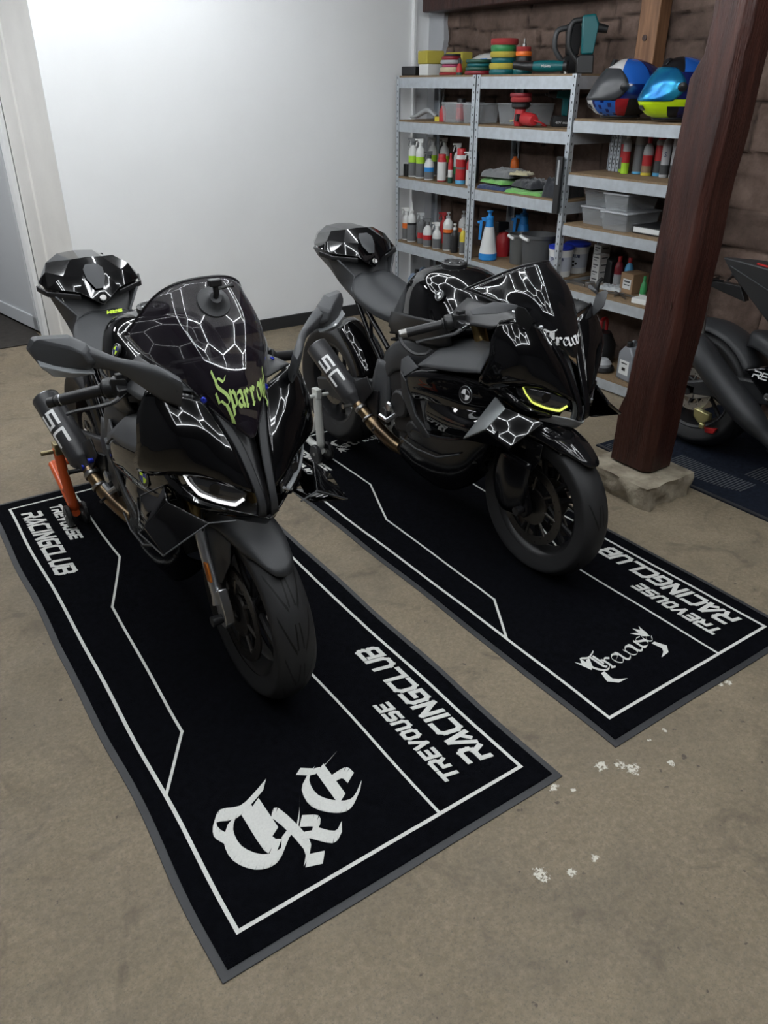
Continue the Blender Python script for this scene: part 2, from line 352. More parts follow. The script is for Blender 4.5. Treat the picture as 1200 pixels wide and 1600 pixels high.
# stone wall (right): one displaced sheet of irregular ashlar
def stone_wall():
    x0 = 4.36; ya, yb = -2.6, 5.62; st = .016
    rng = random.Random(3); rows = []; z = -.02
    while z < CEIL + .1:
        h_ = rng.choice([.12, .16, .21, .26, .3]); rows.append((z, z + h_)); z += h_
    R_ = []
    for (a, b) in rows:
        y = ya - rng.random() * .4; S = []
        while y < 6:
            w = rng.uniform(.16, .62) * (1.25 if b - a > .2 else .85); S.append((y, y + w, rng.uniform(-.012, .02), rng.random(), rng.uniform(-.03, .03), rng.uniform(-.05, .05))); y += w
        R_.append(S)
    ny = int((yb - ya) / st); nz = int(CEIL / st); V = []; cols = []
    import bisect
    for j in range(nz + 1):
        for i in range(ny + 1):
            y = ya + i * st; z = j * st
            n1 = noise.noise(Vector((y * 1.7, z * 2.2, 3))) * .05 + noise.noise(Vector((y * 6, z * 6, 9))) * .016
            zz = z + n1; k = 0
            while k < len(rows) - 1 and zz > rows[k][1]: k += 1
            a, b = rows[k]; yy = y + noise.noise(Vector((y * 2.5, z * 3, 17))) * .05 + noise.noise(Vector((y * 9, z * 9, 27))) * .014
            S = R_[k]; s = next((q for q in S if q[0] <= yy < q[1]), S[-1])
            d = min(zz - a, b - zz, yy - s[0], s[1] - yy); d = max(d, 0)
            e = min(1, d / .009)
            hgt = s[2] + (1 - (1 - e) ** 2) * .018 + s[4] * (yy - s[0]) + s[5] * (zz - a) + noise.noise(Vector((y * 7, z * 9, 40))) * .008 + noise.noise(Vector((y * 25, z * 30, 5))) * .005 + abs(noise.noise(Vector((y * 4, z * 11, 60)))) * .012
            V.append((x0 - hgt, y, z)); t = .75 + .5 * s[3]; cols.append((t, e, 0, 1))
    F = [(j * (ny + 1) + i, (j + 1) * (ny + 1) + i, (j + 1) * (ny + 1) + i + 1, j * (ny + 1) + i + 1) for j in range(nz) for i in range(ny)]
    g = G(); g.add(V, F); m = bpy.data.materials.new('sandstone'); m.use_nodes = True; nt = m.node_tree; b = nt.nodes['Principled BSDF']
    o = g.build('wall_right', m, ang=60)
    at = o.data.color_attributes.new('stone', 'FLOAT_COLOR', 'POINT')
    at.data.foreach_set('color', [x for c in cols for x in c])
    N = nt.nodes; L = nt.links
    A = N.new('ShaderNodeAttribute'); A.attribute_name = 'stone'; sp = N.new('ShaderNodeSeparateColor'); L.new(A.outputs['Color'], sp.inputs[0])
    tc = N.new('ShaderNodeTexCoord'); n = N.new('ShaderNodeTexNoise'); n.inputs['Scale'].default_value = 6; n.inputs['Detail'].default_value = 10; n.inputs['Roughness'].default_value = .7; L.new(tc.outputs['Object'], n.inputs['Vector'])
    r = N.new('ShaderNodeValToRGB'); r.color_ramp.elements[0].position = .3; r.color_ramp.elements[0].color = (.072, .048, .038, 1); r.color_ramp.elements[1].position = .72; r.color_ramp.elements[1].color = (.185, .130, .106, 1); L.new(n.outputs[0], r.inputs[0])
    mxn = N.new('ShaderNodeMix'); mxn.data_type = 'RGBA'; mxn.blend_type = 'MULTIPLY'; mxn.inputs[0].default_value = 1; L.new(r.outputs[0], mxn.inputs[6]); L.new(sp.outputs[0], mxn.inputs[7])
    cr2 = N.new('ShaderNodeCombineColor'); [L.new(sp.outputs[0], cr2.inputs[i]) for i in range(3)]; L.new(cr2.outputs[0], mxn.inputs[7])
    m2 = N.new('ShaderNodeMix'); m2.data_type = 'RGBA'; L.new(sp.outputs[1], m2.inputs[0]); m2.inputs[6].default_value = (.022, .015, .012, 1); L.new(mxn.outputs[2], m2.inputs[7])
    L.new(m2.outputs[2], b.inputs['Base Color']); b.inputs['Roughness'].default_value = .9; b.inputs['Specular IOR Level'].default_value = .2
    n2 = N.new('ShaderNodeTexNoise'); n2.inputs['Scale'].default_value = 70; n2.inputs['Detail'].default_value = 8; L.new(tc.outputs['Object'], n2.inputs['Vector'])
    bp = N.new('ShaderNodeBump'); bp.inputs['Strength'].default_value = .5; bp.inputs['Distance'].default_value = .006; L.new(n2.outputs[0], bp.inputs['Height']); L.new(bp.outputs[0], b.inputs['Normal'])
    return struct(o)
stone_wall()
g = G(); pts = [(5.50 + noise.noise(Vector((z * 6.0, 0, 0))) * .04, z) for z in [i * .06 for i in range(int(CEIL / .06) + 2)]]
Mq = Matrix(((0, 0, 1, 4.30), (1, 0, 0, 0), (0, 1, 0, 0), (0, 0, 0, 1)))
g.prism([(y, z) for y, z in pts] + [(5.69, CEIL + .05), (5.69, 0)], .1, Mq); struct(g.build('trim_3', M_plaster, smooth=False))
g = G().box((4.26, 3.9, 2.31), (.22, 3.35, .19)); struct(g.build('trim_4', M_wood, bevel=.01))
def add_bm(o, w=.01): pass
# stud on the stone wall
g = G(); g.box((4.27, 3.50, 2.175), (.10, .14, 1.09)); st_ = g.build('wooden_stud', M_stud, bevel=.006)
tag(st_, 'light brown wooden stud fixed to the stone wall behind the helmets', 'wood stud')
for z in (1.98, 2.2):
    G().lathe([(.016, 0), (.016, .004), (.006, .005)], 14, frame((4.2195, 3.51, z), (-1, 0, 0))).build('knot', M_woodblk, st_)
# big post on its stone plinth
def post():
    g = G(); n = 30; rows = []
    for i in range(n + 1):
        z = .112 + (CEIL - .112) * i / n
        lx = .012 * noise.noise(Vector((z * 3, 1, 0))); ly = .014 * noise.noise(Vector((z * 3.3, 5, 0)))
        y1 = 2.258 + ly * .6 + (.03 if z < .42 else 0) - (.0 if z < 1.80 else .022)
        y0 = 2.06 + ly; x0 = 2.925 + lx; x1 = 3.115 + lx
        x0 += .055 * (z - .1) / 2.6; x1 += .055 * (z - .1) / 2.6; y0 -= .0; 
        ln = .036 * max(0, z - .45) / 1.1; y0 -= ln; y1 -= ln
        if z > 1.78: y1 -= .02
        rows.append([(x0, y1, z), (x0 + .0, y0 + .03, z), (x0 + .03, y0, z), (x1 - .02, y0 - .0, z), (x1, y0 + .02, z), (x1, y1, z)])
    g.grid(rows, closed=True); g.f.append(list(range(6))); g.mi.append(0)
    o = g.build('wooden_post', M_wood, ang=30, bevel=.004)
    tag(o, 'massive dark red-brown wooden post standing on a stone plinth', 'post')
    for (y, z, w, h_) in ((2.20, 1.1, .006, .05), (2.17, 1.75, .004, .03), (2.22, 1.45, .005, .03), (2.12, .9, .004, .02), (2.2, 2.0, .006, .05)):
        y -= .036 * max(0, z - .45) / 1.1
        q = G(); q.hull([(2.928 + .055 * (z - .1) / 2.6 + dx_, y + a * w, z + b_ * h_) for dx_ in (-.0035, .02) for a, b_ in ((0, -1), (1, 0), (0, 1), (-1, 0))])
        q.build('crack', M_woodblk, o)
    for (z, dy_) in ((.44, 0), (1.8, .01)):
        pass
    return o
post()
def plinth():
    bm = bmesh.new(); bmesh.ops.create_cube(bm, size=1)
    bmesh.ops.subdivide_edges(bm, edges=bm.edges, cuts=11, use_grid_fill=True)
    for v in bm.verts:
        c = v.co; p = Vector((c.x * .36, c.y * .42, c.z * .12)); t = c.z + .5
        p.x *= 1 - .05 * t; p.y *= 1 - .05 * t
        p += Vector((noise.noise(p * 14), noise.noise(p * 14 + Vector((9, 0, 0))), noise.noise(p * 12 + Vector((0, 5, 0))) * .25)) * .028 * (1 if c.z < .49 else .4)
        v.co = p + Vector((2.985, 2.16, .043))
    me = bpy.data.meshes.new('stone_plinth'); bm.to_mesh(me); bm.free(); me.materials.append(M_plinth)
    for f in me.polygons: f.use_smooth = True
    me.set_sharp_from_angle(angle=R(40)); o = bpy.data.objects.new('stone_plinth', me); COL.objects.link(o)
    tag(o, 'rough sandstone block under the wooden post', 'stone plinth')
plinth()

# ceiling light: hexagon grid of LED tubes with a long rectangular border
M_led = mat('led_tube', (1, 1, 1), .5, emit=(.93, .97, 1.0), es=TUBE_POWER)
M_clip = mat('led_clip', (.75, .75, .75), .5)
def hex_light():
    X0, X1, Y0, Y1, Z = -.55, 2.75, -.3, 5.05, CEIL - .07
    root = thing('hexagon_ceiling_light', 'white hexagonal LED tube grid on the ceiling over the motorcycles', 'ceiling light', (0, 0, 0))
    segs = set(); a = .66; rt3 = sqrt(3); joints = set()
    def key(p): return (round(p[0], 3), round(p[1], 3))
    for i in range(-2, 12):
        for j in range(-2, 12):
            cx = X0 + .15 + i * a * rt3 + (j % 2) * a * rt3 / 2; cy = Y0 + .1 + j * a * 1.5
            P = [(cx + a * sin(k * pi / 3), cy + a * cos(k * pi / 3)) for k in range(6)]
            for k in range(6):
                p, q = key(P[k]), key(P[(k + 1) % 6])
                inp = X0 < p[0] < X1 and Y0 < p[1] < Y1; inq = X0 < q[0] < X1 and Y0 < q[1] < Y1
                if inp and inq: segs.add((min(p, q), max(p, q)))
                elif inp or inq:
                    u, v = (p, q) if inp else (q, p); t = 1
                    for (c, lim) in ((0, X0), (0, X1), (1, Y0), (1, Y1)):
                        d = v[c] - u[c]
                        if abs(d) > 1e-6:
                            s_ = (lim - u[c]) / d
                            if 0 <= s_ < t: t = s_
                    w = (round(u[0] + (v[0] - u[0]) * t, 3), round(u[1] + (v[1] - u[1]) * t, 3))
                    if t > .1: segs.add((min(u, w), max(u, w)))
    seen = set(); out = []
    for s_ in segs:
        k = (round(s_[0][0], 1), round(s_[0][1], 1), round(s_[1][0], 1), round(s_[1][1], 1))
        if k in seen: continue
        seen.add(k); out.append(s_)
    g = G()
    for p, q in out:
        v = Vector((q[0] - p[0], q[1] - p[1], 0)); 
        if v.length < .05: continue
        v.normalize(); g.tube([Vector((*p, Z)) + v * .018, Vector((*q, Z)) - v * .018], .0115, 6); joints.add(p); joints.add(q)
    g.build('tube_grid', M_led, root, ang=60)
    g = G()
    c = [(X0, Y0), (X1, Y0), (X1, Y1), (X0, Y1)]
    for k in range(4):
        p = Vector((*c[k], Z)); q = Vector((*c[(k + 1) % 4], Z)); v = (q - p).normalized(); g.tube([p + v * .02, q - v * .02], .0115, 6)
    g.build('border_tubes', M_led, root, ang=60)
    g = G()
    for p in list(joints) + c: g.box((p[0], p[1], Z + .012), (.03, .03, .03))
    g.build('connectors', M_clip, root, smooth=False)
hex_light()

# ---------------------------------------------------------------- branded floor mats
M_carpet = mat('black_carpet', (.0032, .0035, .005), .95, noise_amt=.4, nscale=60, bump=.5, bscale=500, spec=.04)
M_rubber = mat('mat_rubber', (.030, .031, .034), .55, noise_amt=.15, nscale=10)
M_print = mat('white_print', (.62, .62, .59), .9, noise_amt=.06, nscale=200)
def mat_outline(w, l, amp, seed, inset=0, step=.05):
    P = []
    def wob(s_): return noise.noise(Vector((s_ * 2.2, seed, 0))) * amp
    n = int(l / step); m_ = int(w / step)
    for i in range(m_): x = i / m_ * (w - 2 * inset) + inset; P.append((x, inset + wob(x) * .3))
    for i in range(n): y = i / n * (l - 2 * inset) + inset; P.append((w - inset + wob(y + 9) , y))
    for i in range(m_): x = w - inset - i / m_ * (w - 2 * inset); P.append((x, l - inset))
    for i in range(n): y = l - inset - i / n * (l - 2 * inset); P.append((inset + wob(y + 20), y))
    return P
def make_mat(x, y, w, l, label, seed):
    root = thing('garage_mat', label, 'floor mat', (x, y, 0))
    G().prism(mat_outline(w, l, .012, seed), .004).build('rubber_edge', M_rubber, root, smooth=False, bevel=.0015)
    G().prism(mat_outline(w, l, .012, seed, .022), .003, z0=.0042).build('carpet', M_carpet, root, smooth=False)
    z = .0074
    def wx(px, py): return (px + noise.noise(Vector((py * 2.2 + 9, seed, 0))) * .012 * px / w + noise.noise(Vector((py * 2.2 + 20, seed, 0))) * .010 * (1 - px / w), py)
    def line(g, P, lw=.011):
        for a, b in zip(P, P[1:]):
            n = max(1, int((Vector(b) - Vector(a)).length / .06)); Q = [Vector(a).lerp(Vector(b), i / n) for i in range(n + 1)]
            Q = [Vector(wx(*q)) for q in Q]
            for c, d in zip(Q, Q[1:]):
                q = quad(c, d, lw); TK[0] = (TK[0] + 1) % 9; g.add([(p.x, p.y, z + TK[0] * 8e-5) for p in q], [(0, 1, 2, 3)])
    k = w / 1.05; e = .082 * k; fy = .092; by = l - .09
    g = G(); line(g, [(e, fy), (w - e, fy), (w - e, by), (e, by), (e, fy)])
    inner = [(w - .375 * k, fy), (w - .375 * k, .79), (w - .235 * k, 1.13), (w - .215 * k, by - .69), (w - e, by - .48)]
    line(g, inner, .009); line(g, [(w - p[0], l - p[1]) for p in inner], .009)
    g.build('border_lines', M_print, root, smooth=False)
    for s_ in (0, 1):
        T = Matrix.Translation((w, l, 0)) @ Matrix.Rotation(pi, 4, 'Z') if s_ else Matrix.Identity(4)
        for txt, x_, y_, cw, ch, lw, gp in (('RACINGCLUB', w - .125 * k, .175, .050, .068, .016, .0165), ('TREVOUSE', w - .248 * k, .165, .032, .042, .0125, .0155)):
            g = G(); M = T @ Matrix.Translation((x_, y_, z)) @ Matrix.Rotation(pi / 2, 4, 'Z')
            tech_text(g, txt, M, cw, ch, lw, gp, .22, .0006); g.build('lettering', M_print, root, smooth=False)
    return root, z
m1, zz = make_mat(.275, 1.035, 1.055, 2.68, 'black printed mat with an old english monogram under the left motorcycle', 1.7)
def mono(root, c, x, y, s_, rz=0, nib=.16):
    g = G(); M = Matrix.Translation((x, y, 0)) @ Matrix.Rotation(rz, 4, 'Z')
    nib_text(g, c, lambda a, b, l_: M @ Vector((a * s_, b * s_, zz + l_)), nib=nib, h=.0006); g.build('monogram_letter', M_print, root, smooth=False)
mono(m1, 'T', .150, .225, .21, R(0), .18); mono(m1, 'K', .290, .165, .175, R(8), .18); mono(m1, 'E', .400, .265, .185, R(-2), .19)
m2_, zz = make_mat(1.54, 1.025, .99, 2.66, 'black printed mat with a spiky gothic logo under the right motorcycle', 4.2)
def gothic(root, x, y, s_, rz, m=M_print):
    g = G(); M = Matrix.Translation((x, y, 0)) @ Matrix.Rotation(rz, 4, 'Z')
    nib_text(g, 'Trevouse', lambda a, b, l_: M @ Vector((a * s_, b * s_, zz + l_)), cw=.55, nib=.12, h=.0006, arc=.05)
    for sx in (0, 1):
        f = lambda px, py: M @ Vector(((px if not sx else 4.55 - px) * s_, py * s_, zz))
        for P in ([(-.1, .55), (-.35, 1.5), (-.12, 1.2), (.12, 1.55), (.15, 1.1), (.6, 1.35), (.2, .75)], [(.1, .1), (-.15, -.5), (.25, -.9), (.9, -.95), (.45, -.72), (.25, -.5), (.35, .1)]):
            g.add([f(*p) + Vector((0, 0, .0006)) for p in P], [list(range(len(P)))])
    g.build('gothic_logo', m, root, smooth=False)
gothic(m2_, .21, .245, .066, R(2)); gothic(m2_, .75, 2.38, .066, R(182))
# third mat, right of the post
root3 = thing('garage_mat', 'dark blue-black mat with grey ribbed stripes under the bike beyond the post', 'floor mat', (3.185, .2, 0))
G().prism([(0, 0), (1.1, 0), (1.1, 2.40), (0, 2.40)], .006).build('carpet', mat('blue_carpet', (.010, .013, .022), .95, noise_amt=.3, nscale=60, spec=.1), root3, smooth=False)
G().box((.012, 1.2, .006), (.02, 2.4, .006)).build('rubber_edge', M_rubber, root3, smooth=False)
M_rib = mat('grey_rib', (.06, .065, .075), .9)
g = G()
for i in range(26):
    y_ = 1.62 + i * .017; c_ = (i - 13) / 13.
    g.box((.19 + .03 * (c_ * c_), y_, .0065), (.17 - .04 * c_ * c_, .007, .002)); g.box((.05 + .01 * c_, y_ + .32, .0065), (.05, .007, .002))
for i in range(10): g.box((.42, 1.56 + i * .017, .0065), (.16, .007, .002))
g.build('ribbed_print', M_rib, root3, smooth=False)

# ---------------------------------------------------------------- motorcycle materials
M_gloss = mat('gloss_black', (.0025, .0025, .003), .04, spec=.55)
M_glossd = mat('gloss_black_soft', (.004, .004, .005), .16, spec=.4)
M_matte = mat('matte_black', (.020, .021, .023), .48, bump=.08, bscale=400)
M_grey = mat('dark_grey_plastic', (.045, .047, .051), .5, bump=.1, bscale=500)
M_black = mat('black_part', (.010, .010, .011), .4)
M_deep = mat('engine_black', (.012, .012, .013), .55, noise_amt=.4, nscale=20)
M_seat = mat('seat_vinyl', (.030, .032, .035), .55, bump=.12, bscale=300)
M_alu = mat('brushed_aluminium', (.55, .56, .58), .32, metal=1)
M_chrome = mat('polished_steel', (.75, .75, .77), .12, metal=1)
M_steel = mat('steel', (.35, .34, .33), .35, metal=1)
M_gold = mat('gold_anodised', (.42, .30, .13), .3, metal=1)
M_pipe = mat('heat_tinted_pipe', (.30, .22, .12), .3, metal=1, col2=(.16, .11, .09), nscale=9)
M_blue = mat('blue_anodised', (.03, .05, .45), .3, metal=.7)
M_amber = mat('amber_reflector', (.55, .16, .02), .2)
M_lime = mat('lime_print', (.40, .55, .16), .6)
M_limeb = mat('lime_bright', (.62, .85, .05), .6)
M_wprint = mat('white_sticker', (.75, .75, .75), .5)
M_redp = mat('red_plastic', (.45, .02, .02), .4)
M_visor = mat('smoked_screen', (.012, .009, .014), .03, alpha=.68, coat=.3)
M_visor2 = mat('black_screen', (.006, .006, .007), .03, alpha=.88, coat=.3)
M_carbon = mat('carbon_gloss', (.007, .007, .008), .09, coat=.3)
M_silverp = mat('silver_paint', (.20, .21, .215), .3, metal=.5)
M_silver2 = mat('bright_silver_paint', (.34, .35, .36), .3, metal=.5)
M_drl_w = mat('daytime_light', (.8, .8, .8), .4, emit=(1, 1, 1), es=.75)
M_drl_y = mat('daytime_light_yellow', (.8, .9, .2), .4, emit=(.72, .78, .12), es=.7)
M_lens = mat('lamp_lens', (.02, .02, .022), .05, coat=1)
M_disc = mat('brake_disc', (.16, .15, .14), .35, metal=1)

def tyre_material(grooves=True):
    m = bpy.data.materials.new('tyre_rubber'); m.use_nodes = True; nt = m.node_tree; N = nt.nodes; L = nt.links; b = N['Principled BSDF']
    b.inputs['Roughness'].default_value = .55; b.inputs['Base Color'].default_value = (.02, .02, .02, 1); b.inputs['Specular IOR Level'].default_value = .35
    uv = N.new('ShaderNodeUVMap'); uv.uv_map = 'tread'; s = N.new('ShaderNodeSeparateXYZ'); L.new(uv.outputs[0], s.inputs[0])
    def mt(op, a, b_=None, c=None):
        k = N.new('ShaderNodeMath'); k.operation = op
        for i, v in enumerate((a, b_, c)):
            if v is None: continue
            if isinstance(v, (int, float)): k.inputs[i].default_value = v
            else: L.new(v, k.inputs[i])
        return k.outputs[0]
    u, v = s.outputs[0], s.outputs[1]; av = mt('ABSOLUTE', v)
    sgn = mt('MULTIPLY', mt('SIGN', v), .5)
    # long slanted grooves
    t1 = mt('FRACT', mt('ADD', mt('ADD', mt('MULTIPLY', u, 14), mt('MULTIPLY', mt('POWER', av, 1.6), 1.5)), sgn))
    g1 = mt('LESS_THAN', mt('ABSOLUTE', mt('SUBTRACT', t1, .5)), .07)
    g1 = mt('MULTIPLY', g1, mt('MULTIPLY', mt('GREATER_THAN', av, .22), mt('LESS_THAN', av, .78)))
    t2 = mt('FRACT', mt('ADD', mt('MULTIPLY', u, 14), mt('ADD', sgn, .3)))
    g2 = mt('MULTIPLY', mt('LESS_THAN', mt('ABSOLUTE', mt('SUBTRACT', av, mt('ADD', .10, mt('MULTIPLY', t2, .08)))), .04), mt('LESS_THAN', t2, .62))
    g = mt('MAXIMUM', g1, g2)
    if not grooves: g = mt('MULTIPLY', g, mt('GREATER_THAN', mt('SINE', mt('MULTIPLY', u, 44)), .3))
    mxx = N.new('ShaderNodeMix'); mxx.data_type = 'RGBA'; L.new(g, mxx.inputs[0]); mxx.inputs[6].default_value = (.019, .019, .020, 1); mxx.inputs[7].default_value = (.002, .002, .002, 1); L.new(mxx.outputs[2], b.inputs['Base Color'])
    bp = N.new('ShaderNodeBump'); bp.inputs['Strength'].default_value = 1; bp.inputs['Distance'].default_value = .004; bp.invert = True; L.new(g, bp.inputs['Height']); L.new(bp.outputs[0], b.inputs['Normal'])
    return m
M_tyre = tyre_material(True); M_tyre2 = tyre_material(False)

def tyre(name, c, Ro, hw, rim, parent, m):
    """c centre, axis x"""
    prof = []
    for i in range(25):
        a = -1 + 2 * i / 24; x = a * hw; r = Ro - (Ro - rim - .052) * (abs(a) ** 2.3) * .85
        prof.append((x, r, a))
    edge = prof[-1][1]
    side = [(hw * .99, edge - .012, 1.05), (hw * .93, edge - .03, 1.2), (hw * .84, rim + .006, 1.4), (hw * .80, rim - .002, 1.5)]
    prof = [(-x, r, -a) for x, r, a in side[::-1]] + prof + side
    n = 96; rows = []; uvs = []
    for k in range(n + 1):
        t = 2 * pi * k / n; rows.append([(c[0] + x, c[1] + r * cos(t), c[2] + r * sin(t)) for x, r, a in prof])
    g = G(); g.grid(rows); o = g.build(name, m, parent, ang=60, weld=False)
    ul = o.data.uv_layers.new(name='tread'); m_ = len(prof)
    for l in o.data.loops:
        vi = l.vertex_index; ul.data[l.index].uv = ((vi // m_) / n, prof[vi % m_][2])
    return o
def rimw(name, c, r, hw, parent, m, spokes=5, single=False):
    g = G(); M = frame(c, (1, 0, 0), (0, 1, 0))
    g.lathe([(r, -hw), (r + .004, -hw + .004), (r - .014, -hw + .012), (r - .026, -hw * .3), (r - .028, 0), (r - .026, hw * .3), (r - .014, hw - .012), (r + .004, hw - .004), (r, hw), (r - .016, hw - .008), (r - .034, 0), (r - .016, -hw + .008), (r, -hw)], 64, M, cap=False)
    g.lathe([(.012, -hw * .8), (.034, -hw * .8), (.04, -hw * .4), (.036, 0), (.04, hw * .4), (.034, hw * .8), (.012, hw * .8)], 24, M)
    for k in range(spokes):
        for s in (-1, 1):
            a = 2 * pi * k / spokes + s * .11; a2 = 2 * pi * k / spokes + s * .22
            p0 = Vector((0, .03 * cos(a), .03 * sin(a))); p1 = Vector((s * .004, (r - .028) * cos(a2), (r - .028) * sin(a2)))
            g.tube([Vector(c) + p0, Vector(c) + p0.lerp(p1, .5) + Vector((s * .006, 0, 0)), Vector(c) + p1], [.014, .010, .013], 8)
    return g.build(name, m, parent, ang=40)
def disc(c, r0, r1, parent, m=None, bolts=8):
    g = G(); M = frame(c, (1, 0, 0), (0, 1, 0)); n = 64
    g.lathe([(r0, -.0025), (r1, -.0025), (r1, .0025), (r0, .0025), (r0, -.0025)], n, M, cap=False)
    g.lathe([(.03, -.004), (r0 * .62, -.004), (r0 * .62, .004), (.03, .004), (.03, -.004)], 32, M, cap=False)
    for k in range(bolts):
        a = 2 * pi * k / bolts; g.tube([M @ Vector((r0 * .55 * cos(a), r0 * .55 * sin(a), 0)), M @ Vector(((r0 + .006) * cos(a + .1), (r0 + .006) * sin(a + .1), 0))], .006, 6)
    o = g.build('brake_disc', m or M_disc, parent, ang=30)
    g = G()
    for k in range(24):
        a = 2 * pi * k / 24; q = (r0 + r1) / 2 + (.008 if k % 2 else -.008)
        for s in (-1, 1):
            g.lathe([(.0028, -.0004), (.0028, .0004)], 8, frame(M @ Vector((q * cos(a), q * sin(a), s * .0028)), (1, 0, 0)))
    g.build('disc_holes', M_black, o, smooth=False)
    return o
def mirror2(fn):
    for s in (-1, 1): fn(s)
def pm(s, rows): return [[(p[0] * s, p[1], p[2]) for p in r] for r in rows]
def panel(name, m, parent, rows, s=1, nu=10, nv=10, th=.006, bevel=0, ang=35):
    g = G(); g.grid(patch(pm(s, rows), nu, nv)); return g.build(name, m, parent, ang=ang, solid=th, off=0, bevel=bevel)
def facet(name, m, parent, V, F, s=1, th=.008, bevel=.0025, ang=20):
    g = G(); g.add([(x * s, y, z) for x, y, z in V], F); return g.build(name, m, parent, ang=ang, solid=th, off=0, bevel=bevel, seg=2)
def screw(p, d, parent, m=None, r=.0075):
    g = G(); g.lathe([(r, 0), (r * .9, .003), (r * .5, .0045), (r * .45, .002), (.0005, .002)], 12, frame(p, d)); return g.build('screw', m or M_alu, parent, ang=30)
def badge(p, d, up, r, parent, cols, ring=M_black, letters=True):
    M = frame(p, d, up)
    g = G(); g.lathe([(r, -.004), (r, .002), (r * .97, .0032), (r * .001, .0036)], 40, M); o = g.build('badge', ring, parent, ang=30)
    g = G()
    for k in range(4):
        P = [(0, 0)] + [(r * .6 * cos(a), r * .6 * sin(a)) for a in [pi / 2 * k + pi / 2 * i / 8 for i in range(9)]]
        g.prism(P, .001, M, mi=k % 2, z0=.0034)
    g.build('quarters', cols, o, smooth=False)
    g = G(); pts = [(r * .97 * cos(2 * pi * i / 40), r * .97 * sin(2 * pi * i / 40), .0032) for i in range(40)]
    g.tube([M @ Vector(p_) for p_ in pts], r * .03, 5, closed=True); pts = [(p_[0] * .64, p_[1] * .64, .0036) for p_ in pts]; g.tube([M @ Vector(p_) for p_ in pts], r * .025, 5, closed=True)
    g.build('ring', M_alu, o)
    if letters:
        g = G()
        for ch, a in (('B', 38), ('M', 0), ('W', -38)):
            # local x of M is up
            T = M @ Matrix.Rotation(R(a), 4, 'Z') @ Matrix.Translation((r * .70, r * .12, .0038)) @ Matrix.Rotation(-pi / 2, 4, 'Z')
            tech_text(g, ch, T, r * .22, r * .2, r * .055, 0, 0, .0006)
        g.build('badge_letters', M_wprint, o, smooth=False)
    return o

